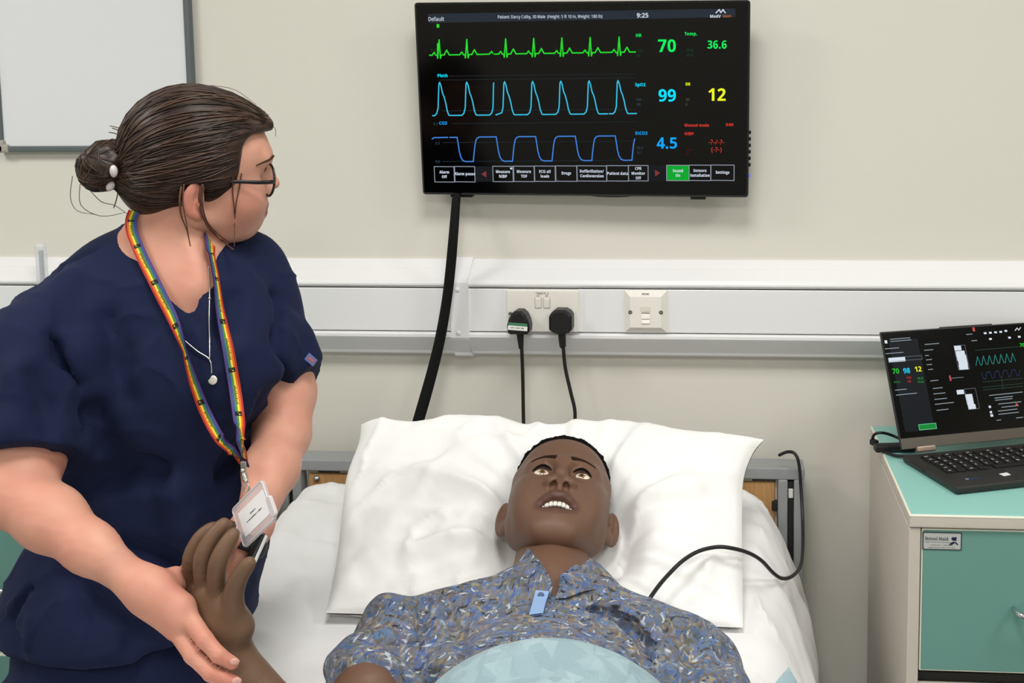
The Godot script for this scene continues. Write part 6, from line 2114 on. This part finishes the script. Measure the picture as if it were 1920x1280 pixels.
func accessories(sf: Field, b: Field, hx: Transform3D) -> void:
	# eyeglasses
	var blk := mat(rgb8(20, 20, 22), 0.25, 0.5)
	var gl := mat(Color(0.95, 0.97, 0.98, 0.06), 0.03, 0.5)
	gl.transparency = BaseMaterial3D.TRANSPARENCY_ALPHA
	var e := thing("eyeglasses", "black rimmed round eyeglasses worn by the woman in navy scrubs", "eyeglasses", hx.origin, hx.basis)
	var inv := hx.affine_inverse()
	for s in [1.0, -1.0]:
		var ring := []
		var disc := []
		for i in 25:
			var a := TAU * i / 24.0
			var p := Vector3(0.1015 + 0.0045 * cos(a), 0.004 + 0.0225 * sin(a), 0.0345 + 0.0225 * cos(a))
			p.x += 0.0025 * sin(a)
			p.z *= s
			ring.append(p)
			disc.append(p)
		put("rim", MB.new().tube(ring, [0.0019], 8), blk, e)
		disc.pop_back()
		if s < 0:
			disc.reverse()
		put("lens", MB.new().sheet(disc, 0.001, Vector3(0.9, 0, -0.4 * s), 2), gl, e)
		put("temple_arm", MB.new().tube([Vector3(0.1060, 0.008, s * 0.0590), Vector3(0.1000, 0.009, s * 0.0650), Vector3(0.080, 0.010, s * 0.0690), Vector3(0.05, 0.012, s * 0.0690), Vector3(0.0, 0.012, s * 0.0700), Vector3(-0.018, -0.004, s * 0.0690), Vector3(-0.026, -0.02, s * 0.066)], [0.0030, 0.0030, 0.0028, 0.0026, 0.0024, 0.0022, 0.002], 8, 3, 0.6, Vector3(0, 1, 0)), blk, e)
	put("bridge", MB.new().tube([Vector3(0.0945, 0.010, 0.0115), Vector3(0.1065, 0.015, 0.0), Vector3(0.0945, 0.010, -0.0115)], [0.0018], 8, 4), blk, e)
	# lanyard with its badge
	var lm := mat(Color.WHITE, 0.6, 0.35)
	lm.albedo_texture = lanyard_image()
	var ly := thing("lanyard", "rainbow striped lanyard round the woman's neck holding a clear badge", "lanyard")
	var both := func(p: Vector3, gap: float) -> Vector3:
		var q := sf.drop(p, EYE, gap)
		var r := b.drop(p, EYE, gap)
		return q if (q - EYE).length() < (r - EYE).length() else r
	var path_a := [Vector3(-0.3853, 1.3348, 0.7200), Vector3(-0.3849, 1.3238, 0.7300), Vector3(-0.3793, 1.3100, 0.7400), Vector3(-0.3685, 1.2942, 0.7500), Vector3(-0.3486, 1.2749, 0.7700), Vector3(-0.3269, 1.2547, 0.7900), Vector3(-0.3041, 1.2322, 0.8100), Vector3(-0.2803, 1.2084, 0.8300), Vector3(-0.2544, 1.1880, 0.8600), Vector3(-0.2437, 1.1731, 0.8700), Vector3(-0.2345, 1.1569, 0.8800), Vector3(-0.2173, 1.1348, 0.9000), Vector3(-0.2077, 1.1059, 0.9000), Vector3(-0.1978, 1.0837, 0.9000), Vector3(-0.1877, 1.0662, 0.9000), Vector3(-0.1746, 1.0521, 0.9000), Vector3(-0.1641, 1.0434, 0.9000), Vector3(-0.1590, 1.0340, 0.9000)]
	var tw_a := [0.2, 0.1, 0.0, 0, 0, 0, 0.1, 0.3, 0.75, 1.15, 0.95, 0.6, 0.4, 0.35, 0.4, 0.6, 0.9, 1.1]
	var path_b := [Vector3(-0.1577, 1.0326, 0.9000), Vector3(-0.1604, 1.0490, 0.9000), Vector3(-0.1617, 1.0659, 0.9000), Vector3(-0.1628, 1.0863, 0.9000), Vector3(-0.1645, 1.1099, 0.9000), Vector3(-0.1668, 1.1335, 0.9000), Vector3(-0.1698, 1.1570, 0.9000), Vector3(-0.1733, 1.1837, 0.9000), Vector3(-0.1872, 1.2050, 0.8800), Vector3(-0.2006, 1.2263, 0.8600), Vector3(-0.2120, 1.2469, 0.8400), Vector3(-0.2334, 1.2602, 0.8000), Vector3(-0.2503, 1.2702, 0.7700), Vector3(-0.2618, 1.2806, 0.7500), Vector3(-0.2690, 1.2941, 0.7400), Vector3(-0.2764, 1.3047, 0.7300)]
	var tw_b := [1.15, 0.95, 0.7, 0.45, 0.2, 0.1, 0.15, 0.4, 0.7, 0.95, 1.15, 1.2, 1.25, 1.25, 1.25, 1.25]
	for q in [[path_a, tw_a, 0.0, 2.0], [path_b, tw_b, 0.0, 1.6]]:
		var pts := []
		var ups := []
		for i in q[0].size():
			var p: Vector3 = both.call(q[0][i], 0.0055)
			pts.append(p)
		for pass_ in 3:
			var pz := []
			for i in pts.size():
				var a: Vector3 = pts[maxi(i - 1, 0)]
				var d: Vector3 = pts[mini(i + 1, pts.size() - 1)]
				var m := (a + d) * 0.5
				var w0: Vector3 = pts[i]
				var dirv := (w0 - EYE).normalized()
				pz.append(w0 + dirv * minf(0.0, (m - w0).dot(dirv)) * 0.7)
			pts = pz
		if q[2] == 0.0 and q[3] < 1.8:
			pts[-1] = Vector3(-0.2933, 1.3059, 0.7000)
		for i in pts.size():
			var nn: Vector3 = (EYE - (pts[i] as Vector3)).normalized().lerp((pts[i] - Vector3(-0.30, pts[i].y - 0.02, 0.55)).normalized(), 0.15).normalized()
			var tn: Vector3 = (pts[mini(i + 1, pts.size() - 1)] - pts[maxi(i - 1, 0)]).normalized()
			ups.append(nn.rotated(tn, q[1][i]))
			pts[i] += nn * 0.0085 * sin(q[1][i])
		var fp := []
		var fu := []
		for i in pts.size() - 1:
			for k in 4:
				var t := k / 4.0
				fp.append((pts[i] as Vector3).cubic_interpolate(pts[i + 1], pts[maxi(i - 1, 0)], pts[mini(i + 2, pts.size() - 1)], t))
				fu.append((ups[i] as Vector3).lerp(ups[i + 1], t).normalized())
		fp.append(pts[-1])
		fu.append(ups[-1])
		put("ribbon", MB.new().ribbon(fp, fu, 0.0148, 0.0012, q[2], q[3]), lm, ly)
	var chrome := mat(rgb8(190, 186, 178), 0.2, 0.5, 0.9)
	var j := Vector3(-0.1428, 1.0418, 0.9350)
	put("crimp", MB.new().rbox(Vector3(0.006, 0.012, 0.004), 0.001, xf(j + Vector3(-0.001, 0.003, 0))), chrome, ly)
	var cl := MB.new().tube([j, Vector3(-0.1414, 1.0382, 0.9400), Vector3(-0.1374, 1.0327, 0.9450), Vector3(-0.1349, 1.0285, 0.9480)], [0.0018, 0.0032, 0.0036, 0.002], 8, 3)
	cl.ellipsoid(Vector3(-0.1416, 1.0415, 0.9420), Vector3(0.003, 0.003, 0.003), 10, 8)
	cl.tube([Vector3(-0.1349, 1.0285, 0.9480), Vector3(-0.1308, 1.0253, 0.9500), Vector3(-0.1317, 1.0200, 0.9500), Vector3(-0.1364, 1.0192, 0.9500), Vector3(-0.1368, 1.0245, 0.9500), Vector3(-0.1349, 1.0285, 0.9480)], [0.0011], 6, 3)
	put("clip", cl, chrome, ly)
	# badge: clear holder, white card
	var O := Vector3(-0.1579, 0.9905, 0.9450)
	var rv := Vector3(-0.1086, 1.0366, 0.9680) - O
	var dv := Vector3(-0.1258, 0.9608, 0.9720) - O
	var bx := rv.normalized()
	var bz := rv.cross(-dv).normalized()
	var by := bz.cross(bx)
	var bw := rv.length()
	var bh := dv.length()
	var holder := mat(Color(0.90, 0.88, 0.90, 0.42), 0.18, 0.6)
	holder.transparency = BaseMaterial3D.TRANSPARENCY_ALPHA
	var bc := O + rv * 0.5 + dv * 0.5
	var bb := Basis(bx, by, bz)
	var hd := MB.new().prism(rrect(bw, bh, 0.004), -0.002, 0.002, 0.0008)
	put("badge_holder", hd, holder, ly, xf(bc, bb))
	var rimm := mat(rgb8(208, 202, 206), 0.25, 0.5)
	var rp := []
	for p: Vector2 in rrect(bw - 0.002, bh - 0.002, 0.004):
		rp.append(Vector3(p.x, p.y, 0.0012))
	rp.append(rp[0])
	put("holder_rim", MB.new().tube(rp, [0.0014], 6), rimm, ly, xf(bc, bb))
	put("slide_tab", MB.new().prism(rrect(0.010, 0.026, 0.004), -0.001, 0.0028, 0.001), rimm, ly, xf(bc + bx * (bw * 0.5 + 0.0005) - by * 0.010, bb))
	var card := put("card", MB.new().prism(rrect(bw * 0.82, bh * 0.60, 0.0005), 0.0018, 0.0026, 0.0001), mat(rgb8(243, 241, 244), 0.4), ly, xf(bc + bx * bw * 0.055 - by * bh * 0.02, bb))
	var st := lettering()
	st.append_from(print_line(-0.006, 0.006, 0.0035, 0.0020, 0.0028).mesh(), 0, Transform3D())
	st.append_from(print_line(-0.017, 0.017, -0.0020, 0.0016, 0.0028).mesh(), 0, Transform3D())
	put("lettering", st.commit(), mat(rgb8(96, 92, 98), 0.6), card)
	# necklace
	var nm := mat(rgb8(205, 203, 200), 0.2, 0.5, 0.9)
	var ne := thing("necklace", "fine silver necklace with a small round pendant on the navy scrub top", "necklace")
	var na := []
	for p in [Vector3(-0.2339, 1.1978, 0.9000), Vector3(-0.2288, 1.1918, 0.9000), Vector3(-0.2124, 1.1779, 0.9000), Vector3(-0.1972, 1.1674, 0.9000), Vector3(-0.1953, 1.1499, 0.9000)]:
		na.append(both.call(p, 0.0018))
	put("chain", MB.new().tube(na, [0.0010], 6, 4), nm, ne)
	var nb := []
	for p in [Vector3(-0.1930, 1.2831, 0.9000), Vector3(-0.1931, 1.2534, 0.9000), Vector3(-0.1955, 1.2168, 0.9000), Vector3(-0.1961, 1.1902, 0.9000), Vector3(-0.1972, 1.1674, 0.9000)]:
		nb.append(both.call(p, 0.0022))
	put("chain", MB.new().tube(nb, [0.0010], 6, 4), nm, ne)
	put("chain_bead", MB.new().ellipsoid(both.call(Vector3(-0.1935, 1.2441, 0.9000), 0.003), Vector3(0.002, 0.002, 0.002), 10, 8), nm, ne)
	var pc: Vector3 = both.call(Vector3(-0.1944, 1.1419, 0.9000), 0.002)
	put("pendant", MB.new().lathe([Vector2(0.0062, 0), Vector2(0.0064, 0.0012), Vector2(0.005, 0.0022), Vector2(0.0025, 0.0019), Vector2(0, 0.0024)], 20, xf(pc, Basis(Vector3.RIGHT, PI / 2 - 0.1))), mat(rgb8(232, 228, 220), 0.25, 0.6, 0.3), ne)
	# watch
	var wt := thing("wristwatch", "black strapped wristwatch on the woman's left wrist behind the badge", "watch")
	var wc := Vector3(-0.1676, 0.9291, 0.8930)
	var wd := (Vector3(-0.1749, 0.9061, 0.9050) - Vector3(-0.1630, 0.9466, 0.8750)).normalized()
	var wb := basis_along(wd)
	var loop := []
	for i in 25:
		var a := TAU * i / 24.0
		loop.append(wc + wb * Vector3(cos(a) * 0.0262, 0, sin(a) * 0.0262))
	put("strap", MB.new().tube(loop, [0.0100], 10, 0, 0.28, wd), mat(rgb8(18, 18, 20), 0.6), wt)
	var wfp := wc + Vector3(0.0245, 0.003, 0.016)
	put("case", MB.new().rbox(Vector3(0.010, 0.036, 0.020), 0.003, xf(wfp, basis_along(wd) )), mat(rgb8(15, 15, 17), 0.25), wt)
	put("bezel", MB.new().rbox(Vector3(0.004, 0.034, 0.006), 0.001, xf(wfp + Vector3(0.006, 0.0, 0.004), basis_along(wd))), mat(rgb8(225, 226, 226), 0.3), wt)
